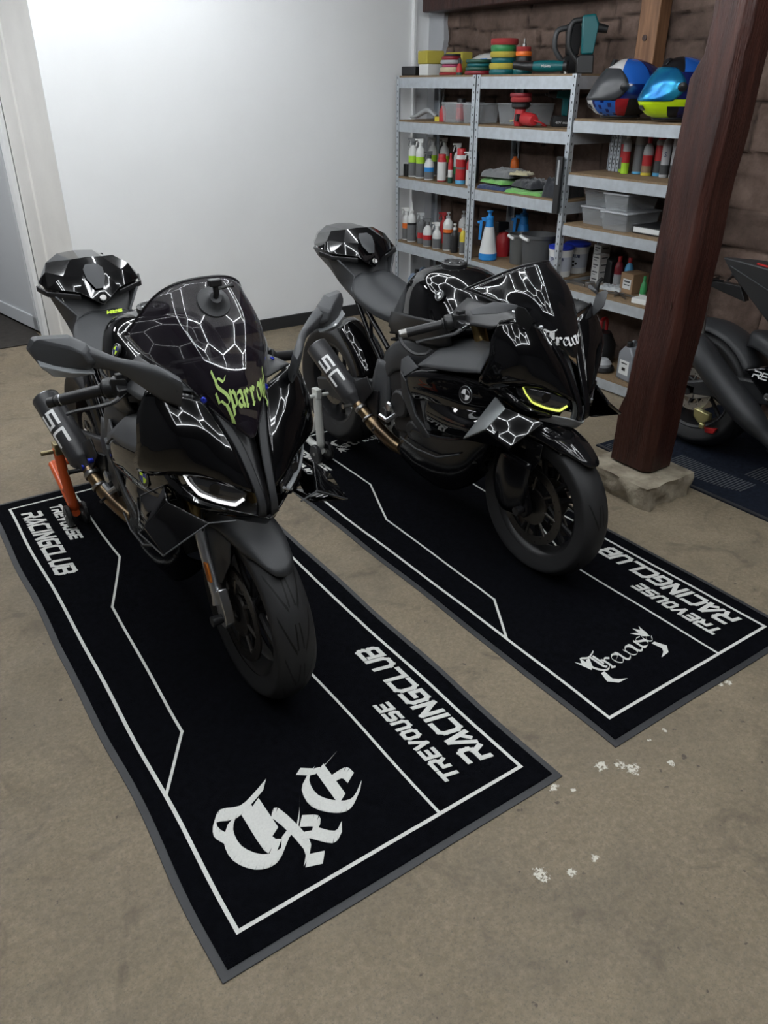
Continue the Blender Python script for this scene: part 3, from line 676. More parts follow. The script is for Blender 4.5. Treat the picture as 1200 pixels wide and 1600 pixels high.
def make_bike(P):
    """local frame: origin on the floor under the front axle, y to the rear, z up; x<0 is the rider's right"""
    root = thing('motorcycle', P['label'], 'motorcycle', (P['x'], P['y'], .0085), P.get('rz', 0))
    b2 = P['kind'] == 2
    FA = Vector((0, 0, .30)); RA = Vector((0, 1.475, .372))
    # -------- wheels
    steer = P.get('steer', 0)
    ft = tyre('front_tyre', FA, .300, .062, .216, root, M_tyre if not b2 else M_tyre2)
    fr = rimw('front_wheel', FA, .216, .047, root, M_black)
    for s in (-1, 1): disc((s * .062, 0, .30), .125, .16, fr)
    rt = tyre('rear_tyre', RA, .327, .10, .216, root, M_tyre2)
    rr = rimw('rear_wheel', RA, .216, .082, root, M_black)
    disc((-.075, RA.y, RA.z), .075, .11, rr)
    # -------- fork
    for s in (-1, 1):
        A = Vector((s * .098, .0, .30)); T = Vector((s * .098, .335, 1.0)); d = (T - A).normalized()
        off = Vector((0, .028, 0))
        g = G(); g.tube([A + off + d * .30, A + off + d * .72], .0275, 16); g.build('fork_tube', M_gold, root)
        g = G(); g.tube([A + off + d * .03, A + off + d * .06, A + off + d * .31], [.026, .021, .021], 14); 
        lower = g.build('fork_leg', P['fork'], root)
        g = G(); g.hull([A + Vector((s * a, y, z)) for a in (-.014, .016) for y, z in ((-.03, -.012), (-.015, -.034), (.018, -.034), (.034, 0), (.052, .06), (.01, .10), (-.022, .03))]); g.build('fork_foot', P['fork'], lower, bevel=.005)
        g = G(); g.tube([A + Vector((s * .012, 0, 0)), A + Vector((s * .034, 0, 0)), A + Vector((s * .050, 0, 0))], [.013, .017, .017], 14); g.build('axle_slider', M_black, lower)
        # caliper
        g = G(); g.hull([A + Vector((s * a - s * .012, y, z)) for a in (-.03, .012) for y, z in ((.05, -.03), (.10, -.02), (.135, .055), (.12, .11), (.07, .10), (.045, .03))]); cal = g.build('brake_caliper', M_deep, root, bevel=.008)
        for q in (.0, .05): screw(A + Vector((s * .002, .085 + q * .5, .02 + q)), (s, 0, 0), cal, M_steel)
        g = G(); g.tube([A + Vector((-s * .005, .11, .09)), A + Vector((s * .01, .14, .18)), A + Vector((0, .13, .32)), A + Vector((-s * .03, .2, .45))], .0045, 6); g.build('brake_hose', M_black, root)
        if not b2:
            g = G().box((s * .128, .035, .455), (.008, .030, .062), rot=(R(-18), 0, 0)); g.build('reflector', M_amber, root, bevel=.003)
        else:
            # brake cooling duct in front of the caliper
            panel('brake_duct', M_glossd, root, [[(.115, -.03, .50), (.135, .06, .52), (.12, .14, .52)], [(.12, -.02, .38), (.142, .07, .40), (.125, .16, .40)], [(.10, .0, .27), (.13, .08, .27), (.11, .15, .29)]], s, 8, 8, .005)
    # -------- front fender
    rows = []
    for i in range(19):
        row = []; tipk = 1 - .22 * max(0, (i - 12) / 6) ** 2
        for j in range(17):
            ph = R(-86 + 172 * j / 16); a = R(36 + (98 - 20 * abs(sin(ph)) ** 3) * i / 18); w = .080 * tipk * sin(ph); r = .332 - .052 * (1 - cos(ph)) ** 1.25
            row.append((w, r * cos(a), .30 + r * sin(a)))
        rows.append(row)
    g = G(); g.grid(rows); fen = g.build('front_fender', P['fender'], root, ang=50, solid=.004, off=0)
    for s in (-1, 1):
        facet('fender_side', P['fender'], fen, [(.078, .12, .575), (.076, -.04, .575), (.084, -.04, .51), (.094, .02, .41), (.094, .10, .38), (.090, .16, .47)], [(0, 1, 2, 5), (2, 3, 4, 5)], s, .005)
    # -------- nose: cheeks
    ck = [
        [(.088, .035, .985), (.135, .045, 1.005), (.185, .065, 1.02), (.222, .10, 1.015)],
        [(.070, -.005, .93), (.135, .005, .955), (.205, .035, .965), (.252, .105, .95)],
        [(.052, -.045, .87), (.115, -.035, .89), (.205, .0, .895), (.268, .095, .875)],
        [(.040, -.085, .80), (.095, -.07, .825), (.175, -.025, .835), (.245, .05, .82), (.275, .13, .80)],
        [(.032, -.11, .745), (.070, -.095, .765), (.13, -.045, .79), (.20, .02, .795), (.25, .10, .775)],
    ]
    ck = [[r for r in row] for row in ck]
    for s in (-1, 1): panel('nose_fairing', M_gloss, root, ck, s, 14, 14, .006)
    # inner V beside the grill and centre spine
    for s in (-1, 1):
        panel('nose_intake', P['vee'], root, [[(.080, .030, .975), (.060, .005, .965)], [(.066, -.012, .92), (.038, -.02, .91)], [(.048, -.052, .86), (.022, -.055, .85)], [(.036, -.092, .79), (.013, -.095, .78)], [(.028, -.125, .72), (.008, -.125, .715)], [(.03, -.125, .68), (.008, -.12, .67)]], s, 5, 12, .008)
    g = G(); rows = []
    for (y, z, w) in ((.01, .90, .03), (-.03, .85, .026), (-.075, .78, .02), (-.11, .72, .018), (-.105, .66, .022)):
        rows.append([(-w, y + .018, z), (0, y + .008, z), (w, y + .018, z)])
    g.grid(patch(rows, 6, 12)); g.build('nose_grill', M_silverp if b2 else M_black, root, solid=.01, off=0)
    if not b2:
        g = G()
        for k in range(5): g.tube([(-.012 + .006 * k, -.104, .71), (-.012 + .006 * k, -.07, .77)], .0016, 5)
        g.build('grill_bars', M_grey, root)
    # chin lip
    for s in (-1, 1):
        facet('chin_lip', P['chin'], root, [(0, -.13, .665), (.05, -.105, .685), (.10, -.06, .695), (.0, -.10, .635), (.05, -.075, .648), (.11, -.02, .665)], [(0, 1, 4, 3), (1, 2, 5, 4)], s, .006)
        panel('headlight_lip', M_gloss, root, [[(.095, -.065, .700), (.15, -.012, .722), (.185, .06, .765), (.20, .15, .795)], [(.10, -.070, .690), (.165, -.012, .708), (.200, .065, .742), (.208, .17, .768)], [(.105, -.035, .672), (.15, .02, .682), (.178, .08, .712), (.185, .18, .735)]], s, 14, 6, .005, ang=30)
    # -------- headlights
    drl = P['drl']
    for s in (-1, 1):
        hp = [[(.19, .035, .800), (.13, -.035, .790), (.075, -.082, .768), (.050, -.102, .745)], [(.185, .02, .765), (.13, -.045, .755), (.08, -.085, .738), (.055, -.1, .728)], [(.165, .01, .735), (.125, -.035, .715), (.085, -.07, .705), (.06, -.09, .71)]]
        h_ = panel('headlight', M_lens, root, hp, s, 8, 6, .006)
        g = G(); P_ = [(.186, .010, .806), (.176, -.002, .775), (.158, -.018, .744), (.150, -.024, .738), (.118, -.048, .722), (.088, -.074, .714), (.080, -.082, .714), (.062, -.098, .733)]
        g.tube([(x * s, y - .006, z) for x, y, z in P_], ([.0035, .0042, .005, .0055, .006, .006, .006, .0055] if not b2 else [.003, .0035, .004, .0045, .005, .005, .005, .0045]), 8, flat=.8); g.build('daytime_light', drl if s < 0 else M_lens_clear, h_)
        g = G(); g.lathe([(.0005, -.002), (.012, .0), (.016, .004), (.016, .008)], 16, frame((s * .12, -.052, .762), (s * .4, -1, 0))); g.build('projector', M_glossd, h_)
    # -------- screen
    if b2:
        sr = [[(0, -.062, .885), (.006, -.06, .886), (.012, -.055, .888)],
              [(0, -.028, .95), (.045, -.018, .948), (.082, .03, .955)],
              [(0, .018, 1.03), (.068, .03, 1.03), (.118, .10, 1.02)],
              [(0, .075, 1.11), (.082, .095, 1.10), (.145, .21, 1.045)],
              [(0, .150, 1.178), (.085, .20, 1.155), (.150, .39, 1.055)]]
        scr_tip = sr
    else:
        sr = [[(0, -.062, .885), (.006, -.06, .886), (.012, -.055, .888)],
              [(0, -.038, .95), (.045, -.028, .95), (.082, .02, .965)],
              [(0, -.002, 1.04), (.078, .018, 1.04), (.130, .09, 1.035)],
              [(0, .066, 1.155), (.112, .098, 1.15), (.178, .20, 1.075)],
              [(0, .165, 1.272), (.115, .205, 1.238), (.182, .36, 1.095)]]
    rows = [r for r in sr]
    full = [[(-p[0], p[1], p[2]) for p in r[::-1]] + r[1:] for r in rows]
    sg = patch(full, 32, 26)
    g = G(); g.grid(sg); wsn = g.build('windscreen', M_visor2 if b2 else M_visor, root, solid=.003, off=0, ang=60)
    g = G(); g.tube(sg[-1], .0032, 6); g.build('screen_edge', M_black, wsn)
    g = G(); g.tube([r[0] for r in sg][2:], .0035, 6); g.tube([r[-1] for r in sg][2:], .0035, 6); g.build('screen_trim', M_black, wsn)
    # lettering on the screen, laid on the surface
    from mathutils.bvhtree import BVHTree
    allv = [Vector(p) for r in sg for p in r]; m_ = len(sg[0])
    fcs = [(i * m_ + k, i * m_ + k + 1, (i + 1) * m_ + k + 1, (i + 1) * m_ + k) for i in range(len(sg) - 1) for k in range(m_ - 1)]
    bv = BVHTree.FromPolygons(allv, fcs)
    ckv = []; ckf = []
    for s in (-1, 1):
        rw = patch(pm(s, ck), 20, 20); o_ = len(ckv); ckv += [Vector(p) for r in rw for p in r]
        ckf += [(o_ + i * 21 + k, o_ + i * 21 + k + 1, o_ + (i + 1) * 21 + k + 1, o_ + (i + 1) * 21 + k) for i in range(20) for k in range(20)]
    bv2 = BVHTree.FromPolygons(ckv, ckf)
    def onscreen(x, z, l):
        o_ = Vector((x, -.6, z)); best = None
        for t in (bv, bv2):
            h_ = t.ray_cast(o_, Vector((0, 1, 0)))
            if h_[0] is not None and (best is None or h_[3] < best): best = h_[3]
        return Vector((x, (-.6 + best if best is not None else 0.0) - .004 - l, z))
    g = G()
    if b2: nib_text(g, 'Trevouse', lambda a, b_, l: onscreen(-.086 + a * .030, .928 + b_ * .034 , l), cw=.64, nib=.2, h=.0006, arc=.035)
    else: nib_text(g, 'Sparrow', lambda a, b_, l: onscreen(-.066 + a * .0250, .970 + b_ * .052, l), cw=.78, nib=.25, h=.0006, arc=.03)
    g.build('screen_lettering', P['print'], root, smooth=False)
    for s in (-1, 1):
        screw(onscreen(s * .092, .985, 0), (s * .5, -1, .3), root, P['screw'], .009)
        screw((s * .155, .105, 1.035), (s * .4, -.3, 1), root, P['screw'], .007)
        # matte panel behind the screen edge carrying the mirror
        panel('mirror_panel', M_black if b2 else M_matte, root, [[(.150, .36, 1.03), (.19, .38, .99), (.215, .38, .95)], [(.15, .22, 1.035), (.19, .22, 1.01), (.228, .22, .97)], [(.128, .12, 1.03), (.18, .11, 1.025), (.232, .12, .985)], [(.10, .05, 1.0), (.165, .055, 1.02), (.225, .095, 1.012)]], s, 8, 8, .006)
    # -------- dash
    G().box((0, .16, 1.0), (.17, .02, .10), rot=(R(-40), 0, 0)).build('dashboard', M_black, root, bevel=.006)
    # -------- mirrors
    if not b2:
        for s in (-1, 1):
            M_ = M_grey if s > 0 else M_grey
            g = G()
            st = [((.165, .0, 1.03), .046, .018), ((.20, .035, 1.05), .050, .022), ((.24, .085, 1.072), .034, .018), ((.275, .12, 1.090), .021, .014), ((.31, .14, 1.105), .024, .018), ((.34, .152, 1.118), .030, .022), ((.36, .158, 1.122), .030, .022)]
            pts = spline([q[0] for q in st], 32); ws = spline([(q[1], q[2], 0) for q in st], 32); rows = []
            for i, p in enumerate(pts):
                w, t = max(ws[i].x, .004), max(ws[i].y, .003)
                # cross-section: broad in (front-down) direction
                ua = Vector((0, .45, -.89)); ub = Vector((0, -.89, -.45)); row = []
                for k in range(16):
                    a = 2 * pi * k / 16; c_, s__ = cos(a), sin(a)
                    q = p + ua * w * (abs(c_) ** .55) * (1 if c_ > 0 else -1) + ub * t * (abs(s__) ** .55) * (1 if s__ > 0 else -1)
                    row.append((q.x * s, q.y, q.z))
                rows.append(row)
            g.grid(rows, closed=True); g.f += [list(range(16)), [len(rows) * 16 - 16 + k for k in range(16)]]; g.mi += [0, 0]
            mo = g.build('mirror', M_, root, ang=50)
            g = G(); hd = [(.470, .220, 1.140), (.452, .205, 1.172), (.375, .160, 1.176), (.335, .140, 1.150), (.320, .140, 1.100), (.345, .160, 1.074), (.440, .200, 1.078)]
            cx_ = sum(p[0] for p in hd) / 7; cz_ = sum(p[2] for p in hd) / 7
            g.hull([(x * s, y + .016, z) for x, y, z in hd] + [((cx_ + (x - cx_) * .93) * s, y - .010, cz_ + (z - cz_) * .90) for x, y, z in hd] + [((cx_ + (x - cx_) * .6) * s, y - .030, cz_ + (z - cz_) * .5) for x, y, z in hd]); g.build('mirror_shell', M_, mo, bevel=.006, ang=30)
            g = G(); q = [(.33, .150, 1.082), (.38, .165, 1.076), (.43, .185, 1.082), (.455, .20, 1.112), (.39, .15, 1.095)]
            g.hull([(x * s, y - d_ * .9, z - d_ * .45) for x, y, z in q for d_ in (-.01, .018)]); g.build('turn_signal', M_lens_clear, mo, bevel=.003)
            g = G(); g.hull([(x * s, y, z) for x, y, z in ((.17, .03, .985), (.205, .075, 1.0), (.175, -.02, 1.045), (.215, .03, 1.09), (.245, .09, 1.1), (.25, .12, 1.06), (.225, .1, 1.02), (.16, -.01, 1.01))]); g.build('mirror_foot', M_matte, mo, bevel=.01)
    else:
        for s in (-1, 1):
            g = G()
            V = [(.165, .03, 1.045), (.20, .075, 1.062), (.205, -.01, 1.085), (.215, .03, 1.10)]
            g.hull([(x * s, y, z) for x, y, z in ((.158, .02, .985), (.185, .06, 1.0), (.17, -.015, 1.03), (.20, .06, 1.06), (.20, .0, 1.075), (.215, .03, 1.08))])
            mo = g.build('mirror', M_matte, root, bevel=.006)
            g = G(); g.hull([(x * s, y, z) for x, y, z in ((.190, .05, 1.060), (.20, .10, 1.072), (.24, .135, 1.068), (.305, .165, 1.045), (.310, .145, 1.036), (.25, .09, 1.042), (.190, .05, 1.074), (.24, .125, 1.076), (.30, .16, 1.052))]); g.build('mirror_blade', M_grey, mo, bevel=.003)
    # -------- handlebars
    for s in (-1, 1):
        a0 = Vector((s * .12, .33, .985)); a1 = Vector((s * .235, .325, .965)); a2 = Vector((s * .375, .415, .925)); d = (a2 - a1).normalized()
        g = G(); g.tube([a0, a1, a1.lerp(a2, .2)], .012, 12); bar = g.build('handlebar', M_black, root)
        g = G(); L_ = (a2 - a1).length
        pr = [(.016, .0), (.021, .002), (.021, .007), (.0165, .009)] + [(.0165 + (.001 if i % 2 else 0), .012 + i * (L_ - .05) / 24) for i in range(25)] + [(.018, L_ - .036), (.018, L_ - .030), (.012, L_ - .029), (.012, L_ - .022), (.0155, L_ - .02), (.0155, L_)]
        M = frame(a1 + d * .04, d); 
        pr = [(r, z) for r, z in pr]; g.lathe(pr, 18, M); g.build('grip', M_black, bar, ang=50)
        g = G(); g.lathe([(.014, 0), (.027, .002), (.030, .012), (.030, .028), (.024, .034), (.014, .036)], 20, frame(a1 + d * .005, d)); g.box(tuple(a1 + d * -.008 + Vector((0, -.008, .002))), (.045, .034, .05), rot=(0, 0, s * .5)); g.box(tuple(a1 + d * -.012 + Vector((0, -.012, .032))), (.03, .02, .014)); g.build('switch_housing', M_black, bar, bevel=.003)
        # lever
        l0 = a1 + Vector((-s * .01, -.045, -.005)); P_ = [l0, l0 + d * .05 + Vector((0, -.028, -.012)), l0 + d * .10 + Vector((0, -.020, -.016)), l0 + d * .15 + Vector((0, -.008, -.018)), l0 + d * .185 + Vector((0, -.006, -.02))]
        g = G(); g.tube(spline(P_, 14), [.010, .0105, .0105, .010, .009, .0085, .008, .0075, .007, .007, .007, .0065, .007, .0085, .0085], 8, flat=.6); lv = g.build('brake_lever' if s < 0 else 'clutch_lever', M_black, bar)
        g = G(); g.hull([tuple(l0 + Vector((s * x, y, z))) for x, y, z in ((-.02, .035, .018), (.02, .03, .018), (.025, -.012, .01), (-.02, -.008, .01), (-.02, .035, -.016), (.02, .03, -.016), (.025, -.012, -.014), (-.02, -.008, -.014))]); g.build('lever_perch', M_black, bar, bevel=.004)
        if b2 and s < 0:
            g = G(); g.hull([tuple(l0 + Vector(q)) for q in ((.03, -.02, .012), (-.01, -.028, .012), (-.055, -.045, .004), (-.01, -.012, .012), (.03, -.02, .0), (-.055, -.045, -.006))]); g.build('lever_blade', M_chrome, lv, bevel=.002)
            g = G(); g.lathe([(.007, 0), (.007, .012)], 12, frame(l0 + Vector((.022, -.02, .012)), (0, 0, 1))); g.build('adjuster', M_blue, lv)
            e = a2 + d * .035
            g = G(); g.tube(spline([e, e + Vector((-.012, -.03, -.025)), e + Vector((.0, -.08, -.05)), e + Vector((.04, -.10, -.055)), e + Vector((.075, -.09, -.05))], 16), .007, 8, flat=.7); g.build('lever_guard', M_black, bar)
            g = G(); g.tube([e - d * .03, e + d * .002], .0165, 14); g.build('bar_end', M_steel, bar)
        if not b2 and s < 0:
            g = G(); g.lathe([(.0172, 0), (.0172, .003)], 18, frame(a1 + d * (L_ - .002), d)); g.build('bar_end_ring', M_alu, bar)
        if not b2:
            g = G(); g.lathe([(.016, 0), (.019, .008), (.019, .035), (.016, .04)], 16, frame(a1 + Vector((-s * .03, -.02, .02)), (0, -.3, 1))); g.build('fluid_reservoir', M_black, bar)
    g = G(); g.hull([(x, y, z) for x in (-.14, .14) for y, z in ((.27, .985), (.37, .975), (.37, .955), (.27, .965))]); g.hull([(x, y, z) for x in (-.05, .05) for y, z in ((.33, 1.0), (.42, .98), (.42, .94), (.33, .96))]); g.build('triple_clamp', M_black, root, bevel=.008)
    # -------- tank
    tk = []
    for (y, zt, w, zb, wb) in ((.37, .975, .12, .90, .15), (.43, 1.03, .155, .90, .195), (.52, 1.075, .172, .89, .205), (.63, 1.088, .170, .87, .195), (.75, 1.065, .145, .86, .165), (.85, 1.00, .105, .84, .125), (.92, .915, .085, .82, .105)):
        h_ = zt - zb; half = [(0, y, zt), (w * .55, y, zt - .010), (w * .9, y, zt - .045 * min(1, h_ / .12)), (w * 1.06, y, zt - .55 * h_), (wb, y, zb)]
        tk.append([(-p[0], p[1], p[2]) for p in half[::-1]] + half[1:])
    g = G(); g.grid(patch(tk, 36, 30)); tank = g.build('fuel_tank', M_gloss, root, ang=60, solid=.004)
    g = G(); g.lathe([(.052, -.012), (.052, .004), (.046, .009), (.040, .009), (.036, .005), (.022, .005), (.018, .011), (.006, .012)], 36, frame((0, .63, 1.094), (0, -.05, 1))); cap = g.build('fuel_cap', M_black, root, ang=30)
    for k in range(7): screw(Vector((.044 * cos(k * .9), .63 + .044 * sin(k * .9), 1.1035)), (0, 0, 1), cap, M_alu, .0035)
    badge((-.172, .50, 1.015), (-1, -.1, .45), (0, 0, 1), .021, tank, [M_wprint, M_black] if b2 else [M_limeb, M_blue], M_black, False)
    # tank side covers (matte) and knee area
    for s in (-1, 1):
        panel('tank_side_cover', M_black, root, [[(.195, .40, .93), (.205, .50, .925), (.19, .66, .905), (.15, .80, .885), (.115, .90, .86)], [(.19, .40, .88), (.20, .50, .87), (.185, .66, .86), (.155, .80, .84), (.13, .90, .82)], [(.165, .42, .84), (.185, .5, .82), (.175, .66, .80), (.15, .78, .79), (.13, .88, .78)]], s, 14, 8, .008)
        # inner shelf, matte
        panel('inner_shelf', M_grey, root, [[(.12, .22, .885), (.12, .36, .87), (.13, .47, .845)], [(.19, .18, .86), (.20, .34, .83), (.19, .50, .79)], [(.245, .16, .815), (.245, .33, .775), (.225, .56, .73)]], s, 10, 8, .008)
    # -------- side fairings
    for s in (-1, 1):
        # upper glossy panel from cheek rearwards
        panel('side_fairing', M_gloss, root, [
            [(.160, .155, .80), (.170, .24, .785), (.178, .34, .768), (.182, .46, .742), (.185, .58, .712), (.18, .67, .678)],
            [(.188, .12, .765), (.200, .20, .762), (.210, .32, .748), (.216, .45, .722), (.215, .58, .690), (.208, .66, .655)],
            [(.192, .09, .725), (.206, .18, .70), (.216, .30, .675), (.222, .43, .655), (.220, .56, .63), (.210, .64, .60)],
            [(.180, .09, .68), (.192, .17, .645), (.200, .28, .615), (.205, .40, .60), (.203, .53, .585), (.196, .62, .56)]], s, 24, 14, .006, ang=28)
        panel('mid_fairing', M_gloss, root, [
            [(.180, .12, .69), (.190, .19, .655), (.198, .30, .63), (.203, .42, .615), (.200, .53, .60)],
            [(.225, .13, .64), (.245, .20, .60), (.235, .30, .575), (.222, .42, .555), (.208, .53, .54)],
            [(.205, .10, .60), (.225, .20, .545), (.215, .30, .505), (.202, .42, .48), (.188, .54, .47)]], s, 20, 10, .006, ang=28)
        facet('fairing_bracket', M_matte, root, [(.205, .70, .665), (.212, .655, .64), (.198, .60, .50), (.190, .50, .435), (.19, .36, .43), (.185, .37, .41), (.185, .56, .415), (.19, .64, .47), (.195, .70, .56)], [(0, 1, 2, 7, 8), (2, 3, 6, 7), (3, 4, 5, 6)], s, .014)
        facet('fairing_insert', M_grey, root, [(.195, .585, .60), (.20, .53, .59), (.195, .50, .46), (.19, .535, .455)], [(0, 1, 2, 3)], s, .010)
        # crease / vent strip
        facet('fairing_vent', M_grey, root, [(.205, .58, .712), (.185, .68, .735), (.175, .74, .70), (.195, .72, .64), (.215, .66, .655)], [(0, 1, 2), (0, 2, 3, 4)], s, .008)
        panel('lower_fairing', M_glossd, root, [
            [(.19, .14, .59), (.205, .27, .52), (.20, .42, .465), (.19, .56, .435), (.18, .64, .42)],
            [(.165, .17, .50), (.19, .28, .44), (.19, .42, .385), (.18, .58, .355), (.165, .72, .35)],
            [(.13, .23, .40), (.165, .31, .34), (.175, .44, .285), (.17, .62, .265), (.15, .80, .27)],
            [(.05, .28, .32), (.10, .36, .235), (.12, .48, .175), (.12, .66, .17), (.10, .86, .20)]], s, 20, 14, .006)
        g = G(); g.tube([(.203 * s, .30, .43), (.208 * s, .44, .365), (.2 * s, .60, .345), (.18 * s, .74, .345)], .004, 6); g.build('fairing_crease', M_matte, root)
        # badge
        badge((s * .2175, .262, .697), (s, -.12, .08), (0, 0, 1), .034, root, P['badge'], M_black, not b2)
        # winglet
        facet('winglet', M_gloss, root, [(.165, -.10, .690), (.228, .03, .716), (.298, .05, .645), (.288, -.065, .612)], [(0, 1, 2, 3)], s, .012, .003)
        facet('winglet_rear', M_silverp if (s < 0 and b2) else M_gloss, root, [(.228, .03, .716), (.298, .05, .645), (.275, .195, .552), (.195, .12, .725)] if b2 else [(.228, .03, .716), (.298, .05, .645), (.20, .12, .722)], [(0, 1, 2, 3)] if b2 else [(0, 1, 2)], s, .010, .003)
        facet('winglet_under', M_gloss, root, [(.298, .05, .645), (.288, -.065, .612), (.20, .0, .60), (.21, .15, .575), (.275, .195, .552)], [(0, 1, 2, 3, 4)], s, .006, .002)
        if not b2:
            facet('winglet_end_plate', M_gloss, root, [(.298, .05, .645), (.275, .195, .552), (.262, .235, .60), (.255, .225, .655), (.28, .16, .61)], [(0, 1, 4), (1, 2, 3, 4)], s, .008, .002)
            g = G(); g.tube([(x * s, y, z) for x, y, z in ((.205, .12, .722), (.245, .228, .655), (.278, .20, .552), (.292, -.065, .612), (.168, -.105, .692), (.10, -.13, .69))], .0026, 6); g.build('winglet_edge_glint', M_grey, root)  # grey line paints the light caught along the winglet's edges
    # -------- frame, engine, radiator
    for s in (-1, 1):
        panel('frame_spar', M_matte, root, [[(.14, .50, .84), (.155, .66, .80), (.15, .80, .76), (.13, .92, .68)], [(.155, .50, .78), (.17, .66, .74), (.165, .80, .70), (.14, .93, .60)], [(.15, .52, .72), (.165, .68, .67), (.16, .82, .62), (.14, .94, .50)]], s, 12, 8, .014)
        panel('swingarm_pivot_plate', M_grey, root, [[(.14, .86, .66), (.13, .96, .65)], [(.15, .84, .52), (.14, .99, .52)], [(.14, .86, .36), (.13, .98, .37)]], s, 6, 8, .016)
        g = G(); g.lathe([(.0, 0), (.052, .004), (.062, -.004), (.066, -.03)], 28, frame((s * .19, .74, .50), (s, 0, 0))); g.lathe([(.0, 0), (.035, .004), (.045, -.004), (.05, -.03)], 24, frame((s * .175, .66, .40), (s, 0, 0))); g.lathe([(.0, 0), (.026, .004), (.03, -.02)], 20, frame((s * .185, .86, .42), (s, 0, 0))); cv = g.build('engine_cover', M_deep, root, bevel=.002)
        for k in range(6): screw((s * .178, .74 + .06 * cos(k), .50 + .06 * sin(k)), (s, 0, 0), cv, M_steel, .005)
    g = G(); g.box((0, .68, .52), (.32, .34, .30), rot=(R(-12), 0, 0)); g.box((0, .62, .36), (.30, .36, .18)); g.box((0, .52, .70), (.26, .22, .22), rot=(R(-30), 0, 0)); g.box((0, .80, .74), (.14, .26, .20)); g.build('engine', M_deep, root, bevel=.02)
    G().box((0, .30, .55), (.34, .04, .32), rot=(R(-15), 0, 0)).build('radiator', M_deep, root, bevel=.006)
    g = G(); g.tube([(-.16, .78, .44), (-.195, .82, .40), (-.20, .87, .41)], .012, 8); g.lathe([(.017, -.01), (.024, 0), (.017, .006), (.009, .004)], 18, frame((-.205, .795, .475), (-1, 0, 0))); g.build('sump_fitting', M_alu, root)
    # -------- swingarm, hugger, chain
    for s in (-1, 1):
        g = G(); g.hull([(x * s, y, z) for x in (.105, .135) for y, z in ((.92, .56), (.92, .44), (1.20, .34), (1.52, .335), (1.54, .40), (1.44, .42), (1.22, .47))]); g.build('swingarm', M_matte, root, bevel=.012)
        screw((s * .137, RA.y, RA.z), (s, 0, 0), root, M_steel, .018)
    g = G(); g.lathe([(.09, -.004), (.105, -.004), (.105, .004), (.09, .004)], 40, frame((.10, RA.y, RA.z), (1, 0, 0)), cap=False); g.tube([(.10, 1.475, .475), (.10, .95, .52)], .008, 6); g.tube([(.10, 1.475, .268), (.10, .95, .45)], .008, 6); g.build('chain', M_steel, root)
    rows = []
    for i in range(11):
        a = R(100 + 62 * i / 10); row = []
        for j in range(9):
            u = -1 + j / 4; r = .350 - .05 * abs(u) ** 2.5; w = (.088 + .010 * i / 10) * u * (.75 + .25 * min(1, (i + 1) / 4))
            row.append((w, RA.y + r * cos(a), RA.z + r * sin(a)))
        rows.append(row)
    g = G(); g.grid(rows); g.build('rear_hugger', M_gloss, root, solid=.004, off=0, ang=60)
    # shock
    g = G(); g.tube([(0, .95, .42), (0, 1.02, .80)], .02, 12); H_ = [(.034 * cos(t * .9), .96 + .07 * t / 60 + .034 * sin(t * .9), .50 + .26 * t / 60) for t in range(61)]; g.tube(H_, .006, 6); g.build('shock_absorber', M_black, root)
    # -------- subframe
    for s in (-1, 1):
        g = G(); g.tube([(.095 * s, 1.24, .90), (.12 * s, 1.06, .80), (.135 * s, .90, .70)], .012, 10); g.tube([(.10 * s, 1.22, .86), (.125 * s, 1.05, .70), (.135 * s, .93, .60)], .011, 10); g.tube([(.12 * s, 1.06, .80), (.125 * s, 1.05, .70)], .008, 8); g.build('subframe_tube', M_glossd, root)
    # -------- seat
    st = []
    for (y, z, w) in ((.885, .835, .070), (.93, .845, .10), (1.00, .865, .135), (1.08, .89, .150), (1.15, .915, .150), (1.205, .945, .125), (1.235, .955, .10)):
        st.append([(-w, y, z - .045), (-w * .95, y, z - .012), (-w * .5, y, z + .006), (0, y, z + .002), (w * .5, y, z + .006), (w * .95, y, z - .012), (w, y, z - .045)])
    g = G(); g.grid(patch(st, 28, 22)); g.build('rider_seat', M_seat, root, solid=.02, ang=60)
    if not b2:
        g = G(); q = patch(st, 28, 22); g.tube([q[20][k] + Vector((0, 0, .0025)) for k in range(3, 26)], .0015, 5); g.build('seat_stitching', M_grey, root)
        M = frame((0.03, 1.195, .957), (0, -.45, 1), (-1, 0, 0)); g = G(); tech_text(g, 'SRM', M @ Matrix.Translation((-.03, -.008, 0)), .014, .014, .005, .006, .3, .001); g.build('seat_lettering', M_limeb, root, smooth=False)
    # -------- tail
    for s in (-1, 1):
        facet('tail_side', M_grey, root, [(.10, 1.22, .955), (.155, 1.27, 1.02), (.175, 1.36, 1.055), (.12, 1.56, 1.035), (.07, 1.60, .985), (.10, 1.44, .955), (.125, 1.30, .905), (.125, 1.18, .855), (.13, 1.10, .835), (.142, 1.12, .87), (.13, 1.20, .90)], [(0, 1, 2, 6), (2, 3, 4, 5), (2, 5, 6), (0, 6, 7, 10), (7, 8, 9, 10)], s, .010, .004)
    g = G(); g.hull([(x * s, y, z) for s in (-1, 1) for x, y, z in ((.09, 1.24, .94), (.135, 1.32, 1.04), (.10, 1.54, 1.03), (.055, 1.58, .98), (.09, 1.40, .95), (.10, 1.2, .87))]); g.build('tail_body', M_matte, root, bevel=.008)
